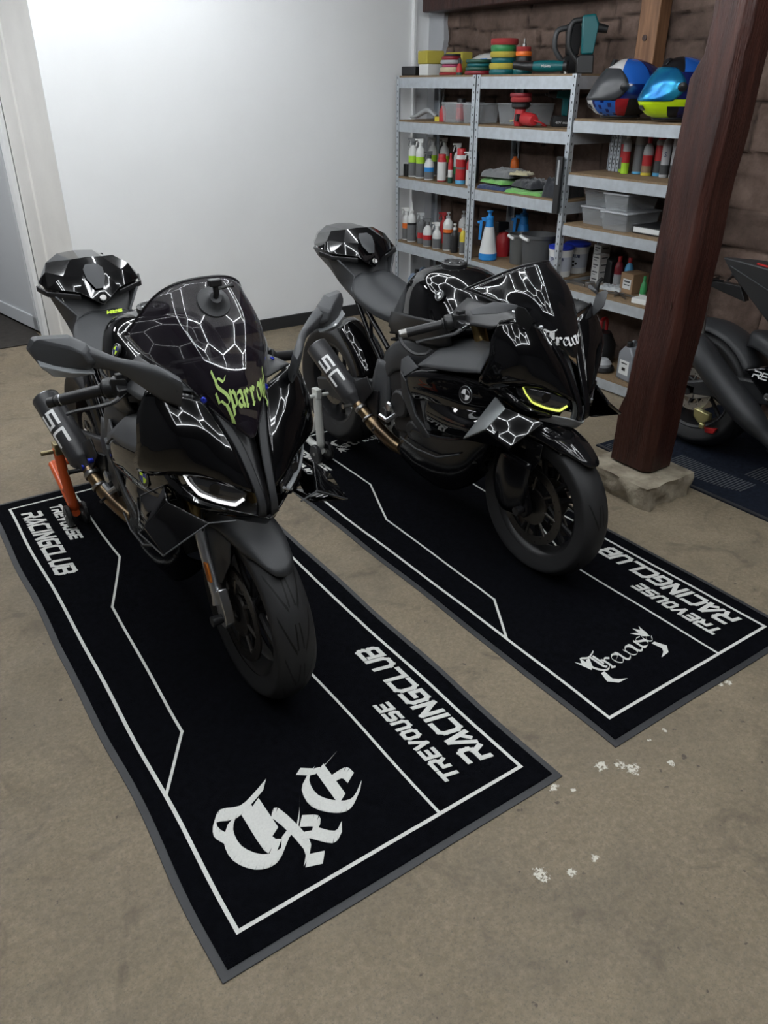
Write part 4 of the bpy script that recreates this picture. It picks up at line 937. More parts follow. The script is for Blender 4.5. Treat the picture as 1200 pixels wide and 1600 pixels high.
    # seat cowl: faceted glossy hump, V-shaped front
    cw = [(0, 1.205, .985), (.040, 1.225, 1.01), (.075, 1.235, 1.035), (.175, 1.30, 1.048), (.190, 1.37, 1.060),
          (.0, 1.285, 1.095), (.045, 1.275, 1.085), (.110, 1.30, 1.090), (.160, 1.36, 1.098),
          (.0, 1.36, 1.138), (.06, 1.36, 1.135), (.115, 1.40, 1.128),
          (.0, 1.52, 1.140), (.07, 1.52, 1.134), (.120, 1.51, 1.105), (.150, 1.50, 1.06),
          (.0, 1.63, 1.095), (.06, 1.63, 1.088), (.085, 1.62, 1.05), (.09, 1.60, 1.015)]
    F = [(0, 1, 6, 5), (1, 2, 6), (2, 7, 6), (2, 3, 7), (3, 8, 7), (3, 4, 8), (5, 6, 10, 9), (6, 7, 10), (7, 11, 10), (7, 8, 11), (4, 15, 14, 8), (8, 14, 11), (9, 10, 13, 12), (10, 11, 14, 13), (12, 13, 17, 16), (13, 14, 18, 17), (14, 15, 19, 18)]
    V = [(x, y, z) for x, y, z in cw] + [(-x, y, z) for x, y, z in cw]
    F2 = F + [tuple(i + 20 for i in f[::-1]) for f in F]
    g = G(); g.add(V, F2); co = g.build('seat_cowl', M_gloss, root, ang=12, solid=.006, bevel=.004, seg=3, weld=True)
    g = G(); g.hull([(x * s, y, z) for s in (-1, 1) for x, y, z in ((.018, 1.238, 1.052), (.036, 1.262, 1.078), (.038, 1.285, 1.108), (.022, 1.305, 1.122), (.014, 1.230, 1.042))] + [(0, 1.30, 1.05)]); g.build('cowl_pad', M_grey, co, bevel=.005)
    g = G(); g.lathe([(.013, 0), (.013, .004), (.010, .006), (.004, .004)], 20, frame((0, 1.207, 1.010), (0, -.8, .6))); g.build('seat_lock', M_steel, co)
    for s in (-1, 1):
        facet('cowl_rim', M_black, co, [(.075, 1.232, 1.028), (.178, 1.295, 1.040), (.197, 1.37, 1.052), (.197, 1.37, 1.030), (.178, 1.295, 1.020), (.075, 1.232, 1.010)], [(0, 1, 4, 5), (1, 2, 3, 4)], s, .008)
    G().box((0, 1.635, 1.02), (.10, .02, .025)).build('tail_light', mat('tail_lens', (.1, .005, .005), .2), root, bevel=.004)
    # -------- exhaust
    mu0 = Vector((-.215, 1.07, .435)); mu1 = Vector((-.262, 1.315, .628)); d = (mu1 - mu0).normalized(); L_ = (mu1 - mu0).length
    M = frame(mu0, d, (-1, 0, 0)); rm = .053
    g = G(); g.lathe([(.028, -.035), (.036, -.015), (.048, .0), (rm, .012), (rm, L_ - .004), (rm * .96, L_), (.040, L_ + .001), (.036, L_ - .03)], 36, M); mu = g.build('muffler', mat('muffler_coat', (.028, .028, .030), .38), root)
    g = G(); g.lathe([(rm * .96, L_ - .001), (rm * .985, L_ + .002), (rm * .93, L_ + .003)], 36, M, cap=False); g.build('muffler_rim', M_alu, mu)
    # lettering wrapped on the muffler facing out/up
    fc = Vector((-.80, -.35, .62)); fc = (fc - d * fc.dot(d)).normalized(); sd = fc.cross(d).normalized()
    def wrap(a, b_, l):  # a along the can, b_ around
        th = b_ / rm; return mu0 + d * a + (fc * cos(th) + sd * sin(th)) * (rm + .0008 + l)
    g = G()
    for ch, base in (('S', .225), ('C', .140)):
        for st_ in {'S': [[(.95, 1), (.0, 1), (0, .5), (.95, .5), (.95, 0), (0, 0)]], 'C': [[(.95, 1), (0, 1), (0, 0), (.95, 0)]]}[ch]:
            for a_, b_ in zip(st_, st_[1:]):
                q = quad((a_[0] * .060, a_[1] * .050), (b_[0] * .060, b_[1] * .050), .012)
                # reading runs down the can: letter x -> -d, letter y -> around
                TK[0] = (TK[0] + 1) % 9; lf = TK[0] * 1e-4; n_ = 4; rowsq = []
                for i in range(n_ + 1):
                    e0 = q[0].lerp(q[1], i / n_); e1 = q[3].lerp(q[2], i / n_)
                    rowsq.append([wrap(base - e.x, (e.y - .025) * -1, lf) for e in (e0, e0.lerp(e1, .5), e1)])
                g.grid(rowsq)
    g.build('muffler_lettering', M_wprint, mu, smooth=False)
    g = G(); g.tube(spline([mu0 - d * .03, mu0 - d * .08, (-.165, .93, .31), (-.11, .85, .24), (-.04, .72, .22)], 20), [.026] * 8 + [.033] * 13, 16); g.build('exhaust_pipe', M_pipe, root)
    g = G(); g.lathe([(.031, 0), (.031, .02)], 24, frame(mu0 - d * .075, d), cap=False); g.lathe([(.030, 0), (.030, .012)], 24, frame(mu0 - d * .13, d), cap=False); g.build('pipe_clamp', M_steel, root, solid=.002)
    facet('muffler_bracket', M_black, root, [(-.205, 1.10, .50), (-.195, .98, .56), (-.19, .94, .50), (-.21, 1.04, .38), (-.225, 1.12, .42)], [(0, 1, 2, 3, 4)], 1, .008)
    # -------- rearsets
    for s in (-1, 1):
        facet('footpeg_bracket', M_black, root, [(.165, .93, .50), (.175, 1.05, .475), (.18, 1.075, .40), (.175, 1.02, .33), (.165, .94, .36)], [(0, 1, 2, 3, 4)], s, .012)
        g = G(); p0 = Vector((s * .19, 1.05, .41)); g.tube([p0, p0 + Vector((s * .02, 0, 0)), p0 + Vector((s * .025, 0, 0)), p0 + Vector((s * .09, .004, .0)), p0 + Vector((s * .095, .004, 0))], [.012, .012, .009, .009, .012], 10); g.build('footpeg', M_steel if b2 else M_black, root)
        g = G(); g.tube([(s * .185, 1.02, .37), (s * .19, .93, .33), (s * .22, .90, .33)], .006, 8); g.build('rear_brake_pedal' if s < 0 else 'gear_lever', M_black, root)
    if not b2:
        G().lathe([(.014, 0), (.014, .03)], 12, frame((-.205, 1.04, .425), (-1, 0, 0))).build('peg_mount', M_blue, root); G().lathe([(.01, 0), (.01, .03)], 12, frame((-.19, .98, .47), (-1, 0, 0))).build('bracket_bolt', M_blue, root)
    if not b2:
        g = G(); g.tube([(-.10, .26, .80), (-.11, .20, .74), (-.10, .12, .66)], .008, 8); g.build('cable', M_black, root)
    # stand spool
    for s in (-1, 1):
        g = G(); g.lathe([(.008, 0), (.008, .03), (.014, .03), (.014, .036)], 12, frame((s * .135, 1.46, .35), (s, 0, 0))); g.build('spool', M_blue if not b2 else M_black, root)
    for ch in root.children:
        if not ch.name.startswith(('front_wheel', 'front_tyre', 'rear_', 'fork_', 'front_fender', 'brake_cal', 'swingarm', 'spool', 'reflector', 'chain', 'brake_duct')) or ch.name.startswith('rear_brake'): ch.location = (.008, -.01, .013)
    return root
M_lens_clear = mat('clear_lens', (.22, .23, .24), .15, coat=.5)
B1 = make_bike(dict(kind=1, x=.80, y=1.888, label='black sport motorcycle with lime lettering on its tall dark screen, left of the two', fork=M_alu, fender=M_matte, vee=M_matte, chin=M_gloss, drl=M_drl_w, print=M_lime, screw=M_blue, badge=[M_limeb, M_blue]))
B2 = make_bike(dict(kind=2, x=2.045, y=1.888, label='black sport motorcycle with yellow daytime light and small white lettering on its screen', fork=M_glossd, fender=M_carbon, vee=M_glossd, chin=M_silver2, drl=M_drl_y, print=M_wprint, screw=M_alu, badge=[M_wprint, M_black]))

# ---------------------------------------------------------------- paddock stands
def stand(bx, by, col, label, pin):
    root = thing('paddock_stand', label, 'paddock stand', (bx, by, .0085))
    fr = None
    for s in (-1, 1):
        g = G(); g.tube(spline([(s * .235, 0, .385), (s * .230, .0, .24), (s * .215, .02, .09), (s * .205, .08, .065)], 14), .021, 14); g.build('upright', col, root)
        g = G(); g.tube(spline([(s * .215, .01, .06), (s * .20, .25, .075), (s * .19, .48, .11)], 12), .019, 12); g.build('side_tube', col, root)
        g = G(); g.tube(spline([(s * .232, .01, .27), (s * .222, .08, .16), (s * .205, .22, .085)], 10), .013, 10); g.build('brace', col, root)
        for o_ in (-.036, .036):
            g = G(); g.lathe([(.045, -.011), (.050, -.006), (.050, .006), (.045, .011), (.02, .008)], 28, frame((s * .212 + o_, .015, .050), (1, 0, 0))); w = g.build('wheel', M_black, root)
            g = G(); g.lathe([(.010, -.014), (.010, .014)], 12, frame((s * .212 + o_, .015, .050), (1, 0, 0))); g.build('hub', M_steel, w)
        g = G(); g.tube([(s * .17, .0, .37), (s * .305, .0, .375)], .010, 10); g.box((s * .236, 0, .385), (.03, .05, .05)); g.build('hook_bracket', pin, root, bevel=.003)
    g = G(); g.tube([(-.19, .48, .11), (.19, .48, .11)], .019, 12); g.build('cross_tube', col, root)
    g = G(); g.tube([(0, .48, .11), (0, .62, .16), (0, .72, .30)], .017, 12); g.build('handle', col, root)
M_orange = mat('orange_enamel', (.62, .095, .02), .35); M_wenamel = mat('white_enamel', (.62, .63, .60), .3)
stand(.80, 1.888 + 1.40, M_orange, 'orange tubular rear stand under the left motorcycle', mat('brass_pin', (.45, .38, .22), .35, metal=1))
stand(2.045, 1.888 + 1.36, M_wenamel, 'white tubular rear stand under the right motorcycle', M_wenamel)

# suction mount on the tall screen
r_ = thing('suction_mount', 'small black suction camera mount stuck on top of the tall dark screen', 'camera mount', (.806, 1.878 + .115, 1.2345))
nn = Vector((0, -.76, .65))
g = G(); g.lathe([(.0, -.001), (.046, .0), (.044, .005), (.034, .008), (.022, .016), (.016, .026), (.0, .027)], 32, frame(nn * .004, nn)); g.build('suction_cup', M_matte, r_)
g = G(); g.tube([nn * .022, nn * .040 + Vector((0, 0, .008)), nn * .048 + Vector((-.004, 0, .022))], .008, 10); g.box(tuple(nn * .052 + Vector((-.006, 0, .028))), (.034, .022, .018)); g.build('arm', M_black, r_, bevel=.003)
g = G(); g.tube([nn * .044 + Vector((0, 0, .014)), nn * .044 + Vector((.034, 0, .018)), nn * .044 + Vector((.046, 0, .02))], [.004, .004, .009], 8); g.build('knob', M_black, r_)

# ---------------------------------------------------------------- third motorcycle
def bike3():
    root = thing('motorcycle', 'dark motorcycle behind the wooden post, only its rear end in view', 'motorcycle', (3.66, 2.33, .0075))
    RA = Vector((0, 0, .325))
    tyre('rear_tyre', RA, .325, .097, .216, root, M_tyre2)
    rr = rimw('rear_wheel', RA, .216, .08, root, M_black)
    g = G(); g.lathe([(.206, -.083), (.213, -.083)], 64, frame(RA, (1, 0, 0)), cap=False); g.build('rim_stripe', M_grey, rr, solid=.001)
    g = G(); 
    d_ = disc((-.095, 0, .325), .075, .112, rr, mat('disc_steel', (.5, .5, .5), .3, metal=1), 8)
    g = G(); g.box((-.125, -.005, .325), (.03, .075, .07)); g.hull([(-.125 + a, y, z) for a in (-.012, .012) for y, z in ((-.04, .29), (-.12, .32), (-.2, .38), (-.2, .44), (-.04, .36))]); g.build('axle_block', M_alu, root, bevel=.006)
    g = G(); g.lathe([(.012, 0), (.018, .002), (.018, .012)], 20, frame((-.140, -.005, .325), (-1, 0, 0))); g.build('axle_nut', M_black, root)
    g = G(); g.hull([(-.115 + a, y, z) for a in (-.02, .015) for y, z in ((-.055, .245), (-.15, .235), (-.15, .20), (-.10, .17), (-.06, .20))]); g.box((-.13, -.12, .165), (.02, .03, .03)); g.build('brake_caliper', mat('pale_gold', (.5, .46, .22), .35, metal=.8), root, bevel=.006)
    g = G(); g.hull([(-.10 + a, y, z) for a in (-.01, .01) for y, z in ((-.12, .15), (-.19, .165), (-.18, .135), (-.13, .125))]); g.build('rim_decal_arc', M_redp, rr, bevel=.003)
    for s in (-1, 1):
        g = G(); g.hull([(x * s, y, z) for x in (.115, .14) for y, z in ((.05, .30), (.05, .36), (-.25, .47), (-.55, .50), (-.55, .40), (-.25, .36))]); g.build('swingarm', M_matte, root, bevel=.012)
    g = G(); P_ = spline([(-.165, .03, .60), (-.19, -.05, .575), (-.205, -.20, .47), (-.205, -.38, .345), (-.18, -.55, .22)], 24); g.tube(P_, [.045, .055, .062, .068, .072] + [.075] * 14 + [.070, .065, .055, .045, .040, .036], 22, flat=.8); m_ = g.build('muffler', M_matte, root)
    g = G(); g.tube(spline([(-.18, -.55, .22), (-.14, -.68, .16), (-.05, -.85, .16)], 10), .035, 14)
    for k in range(5): g.tube([(-.18 + .01 * k, -.545 - .022 * k, .225 - .012 * k), (-.18 + .01 * k, -.553 - .022 * k, .221 - .012 * k)], .045, 16)
    g.build('exhaust_pipe', M_deep, root)
    rows = []
    for i in range(13):
        a = R(150 - 92 * i / 12 + 60); a = R(75 + 75 * i / 12); row = []
        for j in range(9):
            u = -1 + j / 4; r = .358 - .04 * abs(u) ** 2; row.append((.105 * u, r * cos(a) * 1.0, .325 + r * sin(a)))
        rows.append([(x, y, z) for x, y, z in row])
    g = G(); g.grid(rows); g.build('rear_hugger', M_matte, root, solid=.005, ang=60)
    # tail
    g = G(); g.hull([(x * s, y, z) for s in (-1, 1) for x, y, z in ((.012, .03, .985), (.06, -.12, .99), (.12, -.45, .98), (.13, -.75, .90), (.11, -.62, .66), (.07, -.34, .72), (.02, -.06, .90))]); t = g.build('tail_unit', M_matte, root, bevel=.006)
    for s in (-1, 1):
        g = G(); g.tube([(s * .030, -.03, .955), (s * .078, -.25, .90), (s * .112, -.45, .845)], .003, 6); g.build('tail_line', M_grey, t)
        g = G(); g.tube([(s * .05, -.18, .992), (s * .11, -.48, .984)], .005, 6); g.build('red_line', M_redp, t)
    g = G(); g.hull([(x, y, z) for x in (-.085, .085) for y, z in ((.20, .775), (.21, .80), (.09, .87), (.085, .85))]); g.build('plate_holder', M_black, root, bevel=.004)
    g = G(); g.hull([(x, y, z) for x in (-.02, .02) for y, z in ((.10, .865), (-.10, .87), (-.14, .80), (.08, .84))]); g.build('tail_bracket', M_black, root, bevel=.004)
    for s in (-1, 1):
        g = G(); g.tube([(s * .02, .0, .875), (s * .07, .01, .885), (s * .11, .03, .885)], [.006, .006, .014], 10); g.build('turn_signal', M_black, root)
    st = [[(-w, y, z - .06), (-w * .8, y, z), (0, y, z + .012), (w * .8, y, z), (w, y, z - .06)] for y, z, w in ((-.22, .665, .05), (-.30, .67, .09), (-.42, .64, .12), (-.58, .60, .12), (-.75, .60, .10))]
    g = G(); g.grid(patch(st, 20, 16)); g.build('side_cover', M_matte, root, solid=.02, ang=60)
    g = G(); g.hull([(-.15 + a, y, z) for a in (-.02, .03) for y, z in ((-.30, .53), (-.40, .565), (-.50, .55), (-.52, .42), (-.47, .40), (-.40, .49))]); c_ = g.build('footrest_plate', M_gloss, root, bevel=.008)
    M = Matrix(((0, 0, -1, -.1725), (-1, 0, 0, -.355), (0, 1, 0, .51), (0, 0, 0, 1))); g = G(); tech_text(g, 'R', M, .035, .03, .006, .008, .3, .001); tech_text(g, 'E', M @ Matrix.Translation((.042, 0, 0)), .03, .03, .006, .008, .3, .001); g.build('lettering', M_wprint, root, smooth=False)
    screw((-.19, -.46, .44), (-1, 0, 0), root, M_alu, .018)
    g = G(); g.hull([(x * s, y, z) for s in (-1, 1) for x, y, z in ((.13, -.50, .62), (.15, -.62, .36), (.10, -.72, .20), (.10, -1.02, .20), (.15, -1.02, .48), (.13, -.80, .70))]); g.build('engine', M_deep, root, bevel=.03)
    for s in (-1, 1):
        panel('side_fairing', M_gloss, root, [[(.15, -.62, .72), (.19, -.85, .76), (.20, -1.10, .80), (.15, -1.38, .78)], [(.17, -.64, .62), (.23, -.85, .62), (.23, -1.10, .64), (.16, -1.36, .68)], [(.15, -.68, .48), (.20, -.85, .42), (.20, -1.02, .44), (.15, -1.18, .56)], [(.09, -.62, .26), (.12, -.80, .18), (.11, -.98, .22), (.10, -1.08, .36)]], s, 14, 12, .006)
    g = G(); g.hull([(x * s, y, z) for s in (-1, 1) for x, y, z in ((.10, -1.15, .95), (.14, -1.38, .80), (.03, -1.58, .72), (.06, -1.45, .92), (.08, -1.25, 1.05), (.05, -1.45, .68))]); g.build('nose_fairing', M_gloss, root, bevel=.02)
    for s in (-1, 1):
        g = G(); g.tube([(s * .10, -1.43, .30), (s * .10, -1.15, .92)], .026, 12); g.build('fork_leg', M_black, root)
    g = G(); g.hull([(x * s, y, z) for s in (-1, 1) for x, y, z in ((.09, -.62, .82), (.15, -.85, .80), (.17, -1.1, .78), (.05, -.7, .95), (.08, -.95, 1.02), (.08, -1.15, .98))]); g.build('fuel_tank', M_gloss, root, bevel=.03)
    g = G(); g.tube([(-.13, -.02, .62), (-.13, -.0, .76)], .012, 10); g.tube([(-.13, -.0, .745), (-.13, -.0, .765)], .015, 10); g.build('rear_stay', M_steel, root)
    tyre('front_tyre', Vector((0, -1.43, .30)), .30, .062, .216, root, M_tyre2); rimw('front_wheel', Vector((0, -1.43, .30)), .216, .047, root, M_black)
bike3()

# ---------------------------------------------------------------- shelving
M_galv = mat('galvanised_steel', (.50, .54, .58), .42, metal=.55, noise_amt=.10, nscale=25)
M_chip = mat('chipboard', (.20, .135, .075), .75, noise_amt=.15, nscale=60)
def rack(y0, y1, levels, h, label, bh, shared=False):
    root = thing('shelf_rack', label, 'shelving', (0, 0, 0)); x0, x1 = 3.89, 4.29; w = .036
    for y, sy in ((y0, 1),) if shared else ((y0, 1), (y1, -1)):
        for x, sx in ((x0, 1), (x1, -1)):
            g = G(); g.box((x + sx * w / 2, y + sy * .001, h / 2), (w, .002, h)); g.box((x + sx * .001, y + sy * w / 2, h / 2), (.002, w, h))
            z = .03
            while z < h - .01:
                g.box((x - sx * .0004, y + sy * w * .5, z), (.0012, .006, .013), mi=1); g.box((x + sx * w * .5, y - sy * .0004, z), (.006, .0012, .013), mi=1); z += .045
            g.build('post', [M_galv, M_black], root, smooth=False)
    for z in levels:
        t = z - .012
        for x, sx in ((x0, 1), (x1, -1)):
            g = G(); g.box((x + sx * .0045, (y0 + y1) / 2, t - bh / 2), (.003, y1 - y0 - .008, bh)); g.box((x + sx * .016, (y0 + y1) / 2, t - bh + .0015), (.024, y1 - y0 - .01, .003)); g.build('beam', M_galv, root, smooth=False)
        for y, sy in ((y0, 1), (y1, -1)):
            g = G(); g.box(((x0 + x1) / 2, y + sy * .0045, t - bh / 2), (x1 - x0 - .008, .003, bh)); g.build('side_beam', M_galv, root, smooth=False)
        G().box(((x0 + x1) / 2, (y0 + y1) / 2, t + .003), (x1 - x0 - .012, y1 - y0 - .012, .018)).build('board', M_chip, root, smooth=False)
    return root
LV = (1.80, 1.503, 1.10, .613, .12)
rack(4.605, 5.535, LV, 1.80, 'galvanised shelf rack nearest the white wall, spray bottles on its shelves', .07)
rack(3.695, 4.598, LV, 1.80, 'galvanised shelf rack in the middle with towels and grey buckets', .07)
rack(2.845, 3.688, (1.565, 1.268, .972, .585, .085), 1.575, 'lower galvanised shelf rack by the post, with helmets on top', .062, True)

PC = {}
def pc(n, c=None, r=.45, **k):
    if n not in PC: PC[n] = mat('plastic_' + n, c, r, **k)
    return PC[n]
for n, c in dict(white=(.62, .63, .62), grey=(.12, .125, .13), dgrey=(.05, .052, .055), lgrey=(.33, .34, .35), lime=(.36, .62, .03), blue=(.02, .22, .58), red=(.42, .018, .022), orange=(.75, .16, .02), black=(.012, .012, .013), yellow=(.62, .50, .05), teal=(.0, .10, .11), green=(.03, .22, .07), dgreen=(.015, .07, .05), cream=(.50, .42, .28), pink=(.35, .05, .12), sky=(.10, .38, .65), maroon=(.2, .012, .02), navy=(.01, .02, .09), brown=(.26, .17, .10), silver=(.4, .4, .42), purple=(.10, .07, .22)).items(): pc(n, c)
PC['foam_red'] = mat('foam_red', (.30, .03, .03), .9); PC['foam_yellow'] = mat('foam_yellow', (.45, .38, .06), .95, bump=.5, bscale=300)
M_clear = mat('clear_box', (.55, .58, .60), .15, alpha=.20)
M_clearw = mat('clear_box_edge', (.60, .62, .65), .3, alpha=.6)

def bottle(x, y, z, r, h, bands, top, topc, label, group=None, cat='bottle', rz=None):
    """bands: [(fraction, colour)] from the bottom of the body"""
    cols = []; prof = [(r * .9, 0, 0), (r, .004, 0)]; last = 0
    for f, c in bands:
        if c not in cols: cols.append(c)
        i = cols.index(c); prof.append((r * 1.0001, last * h + .0041 if last == 0 else last * h + .0001, i)); prof.append((r, f * h, i)); last = f
    i = cols.index(bands[-1][1])
    root = thing(top + '_bottle' if top not in ('aerosol', 'cap') else ('aerosol_can' if top == 'aerosol' else 'bottle'), label, cat, (x, y, z + .0005), rz if rz is not None else 2.4, group)
    if top == 'aerosol':
        prof += [(r * .97, h * 1.0 + .002, i), (r * .80, h + .010, i)]; g = G(); g.lathe(prof, 20); g.build('body', [PC[c] for c in cols], root, ang=50)
        g = G(); ch = .05 if h > .15 else .035; g.lathe([(r * .82, h + .004), (r * .82, h + ch), (r * .76, h + ch + .003)], 20); g.build('cap', PC[topc], root)
    else:
        prof += [(r * .96, h + .008, i), (r * .75, h + .026, i), (r * .42, h + .038, i), (r * .38, h + .05, i)]; g = G(); g.lathe(prof, 20); g.build('body', [PC[c] for c in cols], root, ang=50)
        n = h + .045
        if top == 'trigger':
            g = G(); g.lathe([(r * .46, n), (r * .46, n + .018), (r * .36, n + .022)], 14); g.hull([(a, b, n + c) for a, b, c in ((-.02, -.011, .022), (-.02, .011, .022), (-.022, .009, .05), (-.022, -.009, .05), (.022, .009, .048), (.022, -.009, .048), (.018, .01, .022), (.018, -.01, .022))]); g.box((.032, 0, n + .042), (.022, .013, .012)); g.hull([(.022, -.005, n + .03), (.022, .005, n + .03), (.034, .004, n + .03), (.042, 0, n - .008), (.036, 0, n - .01)]); g.build('spray_head', PC[topc], root, bevel=.002)
        elif top == 'nozzle':
            g = G(); g.lathe([(r * .48, n), (r * .48, n + .02), (r * .30, n + .026), (r * .16, n + .05), (r * .09, n + .085)], 14); g.build('nozzle', PC[topc], root)
        elif top == 'pump':
            g = G(); g.lathe([(r * .46, n), (r * .46, n + .016), (r * .14, n + .018), (r * .14, n + .034), (r * .4, n + .034), (r * .4, n + .044)], 14); g.build('pump', PC[topc], root)
        else:
            g = G(); g.lathe([(r * .45, n - .006), (r * .46, n + .022), (r * .40, n + .026)], 16); g.build('cap', PC[topc], root)
    return root
def simple(name, label, cat, g, m, loc, rz=0, group=None, **k):
    o = g.build(name, m, None, **k); o.location = loc; o.rotation_euler = (0, 0, rz); return tag(o, label, cat, group)
CAMR = -R(34.3)
# --- top of the racks
T = 1.8
simple('black_case', 'small black case at the wall end of the top shelf', 'case', G().box((0, 0, .03), (.16, .14, .06)), pc('black'), (3.99, 5.43, T), .2, bevel=.006)
simple('white_block', 'white foam block under the yellow sponge on the top shelf', 'foam block', G().box((0, 0, .036), (.13, .11, .072)), pc('white'), (3.98, 5.23, T), CAMR + .6, bevel=.004)
simple('yellow_sponge', 'mustard yellow sponge block lying on the white block', 'sponge', G().box((0, 0, .042), (.15, .13, .084)), PC['foam_yellow'], (3.985, 5.235, T + .0725), CAMR + .5, bevel=.008)
simple('yellow_sponge', 'dull yellow sponge block standing behind the bag of pads', 'sponge', G().box((0, 0, .075), (.10, .20, .15)), PC['foam_yellow'], (4.20, 5.18, T), 0, bevel=.008)
def pads(x, y, z, items, sub):
    for k, (c, r, h_, lb) in enumerate(items):
        g = G(); g.lathe([(r * .94, 0), (r, h_ * .25), (r, h_ * .75), (r * .95, h_)], 28)
        simple('polishing_pad', lb, 'polishing pad', g, PC[c] if c in PC else pc(c), (x + .004 * ((k * 7) % 3 - 1), y + .004 * ((k * 5) % 3 - 1), z), 0, sub, ang=50); z += h_ + .0006
    return z
pads(3.99, 5.00, T, [('foam_red', .085, .018, 'red polishing pad at the bottom of the pile beside the white block'), ('cream', .078, .030, 'cream polishing pad with a red pad under it'), ('pink', .07, .02, 'dark pink pad above the cream pad'), ('lgrey', .078, .024, 'pale grey pad above the dark pink pad'), ('maroon', .068, .022, 'maroon pad below the black one'), ('black', .06, .014, 'black pad topping the pile of pink and grey pads')], 'pads piled near the yellow sponge')
g = G(); rng = random.Random(5)
rows = []
for i in range(15):
    u = i / 14; row = []
    for j in range(17):
        a = 2 * pi * j / 16; rr_ = .055 * sin(pi * min(max(u, .06), .94)) ** .5 + .01
        row.append((rr_ * cos(a) * (1 + .25 * noise.noise(Vector((u * 6, cos(a) * 2, sin(a) * 2)))), (u - .5) * .34, .06 + rr_ * sin(a) * (1 + .25 * noise.noise(Vector((u * 8, cos(a) * 3, sin(a) * 3 + 4))))))
    rows.append(row)
g.grid(rows); bag = simple('rolled_cloth', 'crumpled white cloth with a blue print lying behind the pads', 'cloth', g, mat('white_cloth', (.5, .49, .47), .9), (4.16, 4.80, T + .012), 0, ang=60)
g = G(); g.box((-.062, -.02, .075), (.004, .07, .028)); g.build('blue_print', pc('blue'), bag)
bottle(3.95, 4.86, T, .022, .03, [(.5, 'dgreen'), (1, 'red')], 'cap', 'black', 'tiny red and green pot with a black cap on the top shelf', cat='pot')
pads(3.99, 4.70, T, [('maroon', .095, .024, 'maroon pad under the stack of dark green pads'), ('dgreen', .088, .022, 'dark green pad directly on the maroon pad'), ('teal', .086, .022, 'teal pad, second from the top of the low stack'), ('dgreen', .090, .022, 'dark green pad topping the low stack')], 'low stack of dark green pads')
pads(4.0, 4.47, T, [('teal', .088, .030, 'teal pad at the bottom of the tallest pad stack'), ('foam_yellow', .086, .036, 'lower yellow pad of the tallest stack'), ('teal', .082, .030, 'teal pad between the two yellow pads'), ('foam_yellow', .086, .034, 'upper yellow pad of the tallest stack'), ('green', .082, .036, 'bright green pad of the tallest stack'), ('foam_red', .090, .036, 'red pad topping the tallest stack of pads')], 'tall stack of coloured pads')
z_ = pads(4.04, 4.32, T, [('teal', .062, .028, 'teal pad at the bottom of the small stack'), ('foam_yellow', .062, .024, 'yellow pad in the small stack'), ('black', .050, .05, 'black backing plate in the small stack'), ('orange', .052, .026, 'pale orange pad in the small stack'), ('foam_red', .048, .026, 'red pad topping the small stack')], 'small stack of coloured pads')
simple('spindle', 'steel spindle standing on the small stack of pads', 'spindle', G().lathe([(.014, 0), (.014, .016), (.006, .018), (.006, .045)], 14), M_steel, (4.04, 4.32, z_), ang=30)
# tools
def drill(x, y, z, rz, label, lying=False, c='teal'):
    root = thing('cordless_drill', label, 'drill', (x, y, z + .0005), rz, None, .80); M = Matrix.Identity(4)
    if lying: M = Matrix.Translation((0, 0, .05)) @ Matrix.Rotation(pi / 2, 4, 'X') @ Matrix.Translation((0, 0, -.2))
    B_ = G(); B_.hull([(a, b, c_) for b in (-.03, .03) for a, c_ in ((-.055, .20), (.06, .205), (.06, .255), (-.05, .26), (-.065, .23))], M=M); B_.build('housing', PC[c], root, bevel=.008)
    g = G(); g.lathe([(.030, 0), (.030, .012), (.022, .03), (.020, .06), (.010, .066), (.008, .085)], 18, M @ frame((.06, 0, .23), (1, 0, 0))); g.build('chuck', PC['black'], root)
    g = G(); g.hull([(a, b, c_) for b in (-.02, .02) for a, c_ in ((-.045, .205), (.005, .205), (.0, .08), (-.04, .075))], M=M); g.build('handle', PC['black'] if lying else PC[c], root, bevel=.007)
    g = G(); g.hull([(a, b, c_) for b in (-.04, .04) for a, c_ in ((-.075, .075), (.065, .08), (.075, .05), (.075, .0), (-.075, .0), (-.08, .05))], M=M); b_ = g.build('battery', PC['black'], root, bevel=.006)
    return root, b_
r1, b1 = drill(4.13, 4.02, 1.503, 2.55, 'teal and black cordless drill standing on its battery beside the red polisher')
font_text('40V max', frame((0, .0405, .03), (0, 1, 0), (-1, 0, 0)), .03, .0006, 'battery_lettering', pc('white'), b1)
font_text('40V max', frame((0, -.0405, .03), (0, -1, 0), (1, 0, 0)), .03, .0006, 'battery_lettering', pc('white'), b1)
def polisher(x, y, z, rz, label, c='teal'):
    root = thing('rotary_tool', label, 'power tool', (x, y, z + .0005), rz, None, .85)
    g = G(); g.tube([(-.12, 0, .05), (-.05, 0, .05), (.06, 0, .05), (.10, 0, .05)], [.030, .038, .038, .032], 16); g.build('housing', PC[c], root)
    g = G(); g.tube([(.10, 0, .05), (.13, 0, .05), (.25, 0, .06)], [.034, .030, .027], 14); g.build('handle', PC['black'], root)
    g = G(); g.tube([(-.12, 0, .05), (-.15, 0, .05), (-.155, 0, .05)], [.034, .040, .030], 20); g.build('head', PC['black'], root)
    g = G(); g.tube([(-.13, 0, .05), (-.14, 0, .02), (-.14, 0, .001)], .015, 12); g.build('spindle', M_steel, root)
    return root
p_ = polisher(3.99, 4.05, T, 2.15, 'teal and black cordless tool lying in front on the top shelf')
font_text('Makita', frame((.0, -.0385, .05), (0, -1, 0), (1, 0, 0)), .026, .0006, 'lettering', pc('white'), p_); font_text('Makita', frame((.0, .0385, .05), (0, 1, 0), (-1, 0, 0)), .026, .0006, 'lettering', pc('white'), p_)
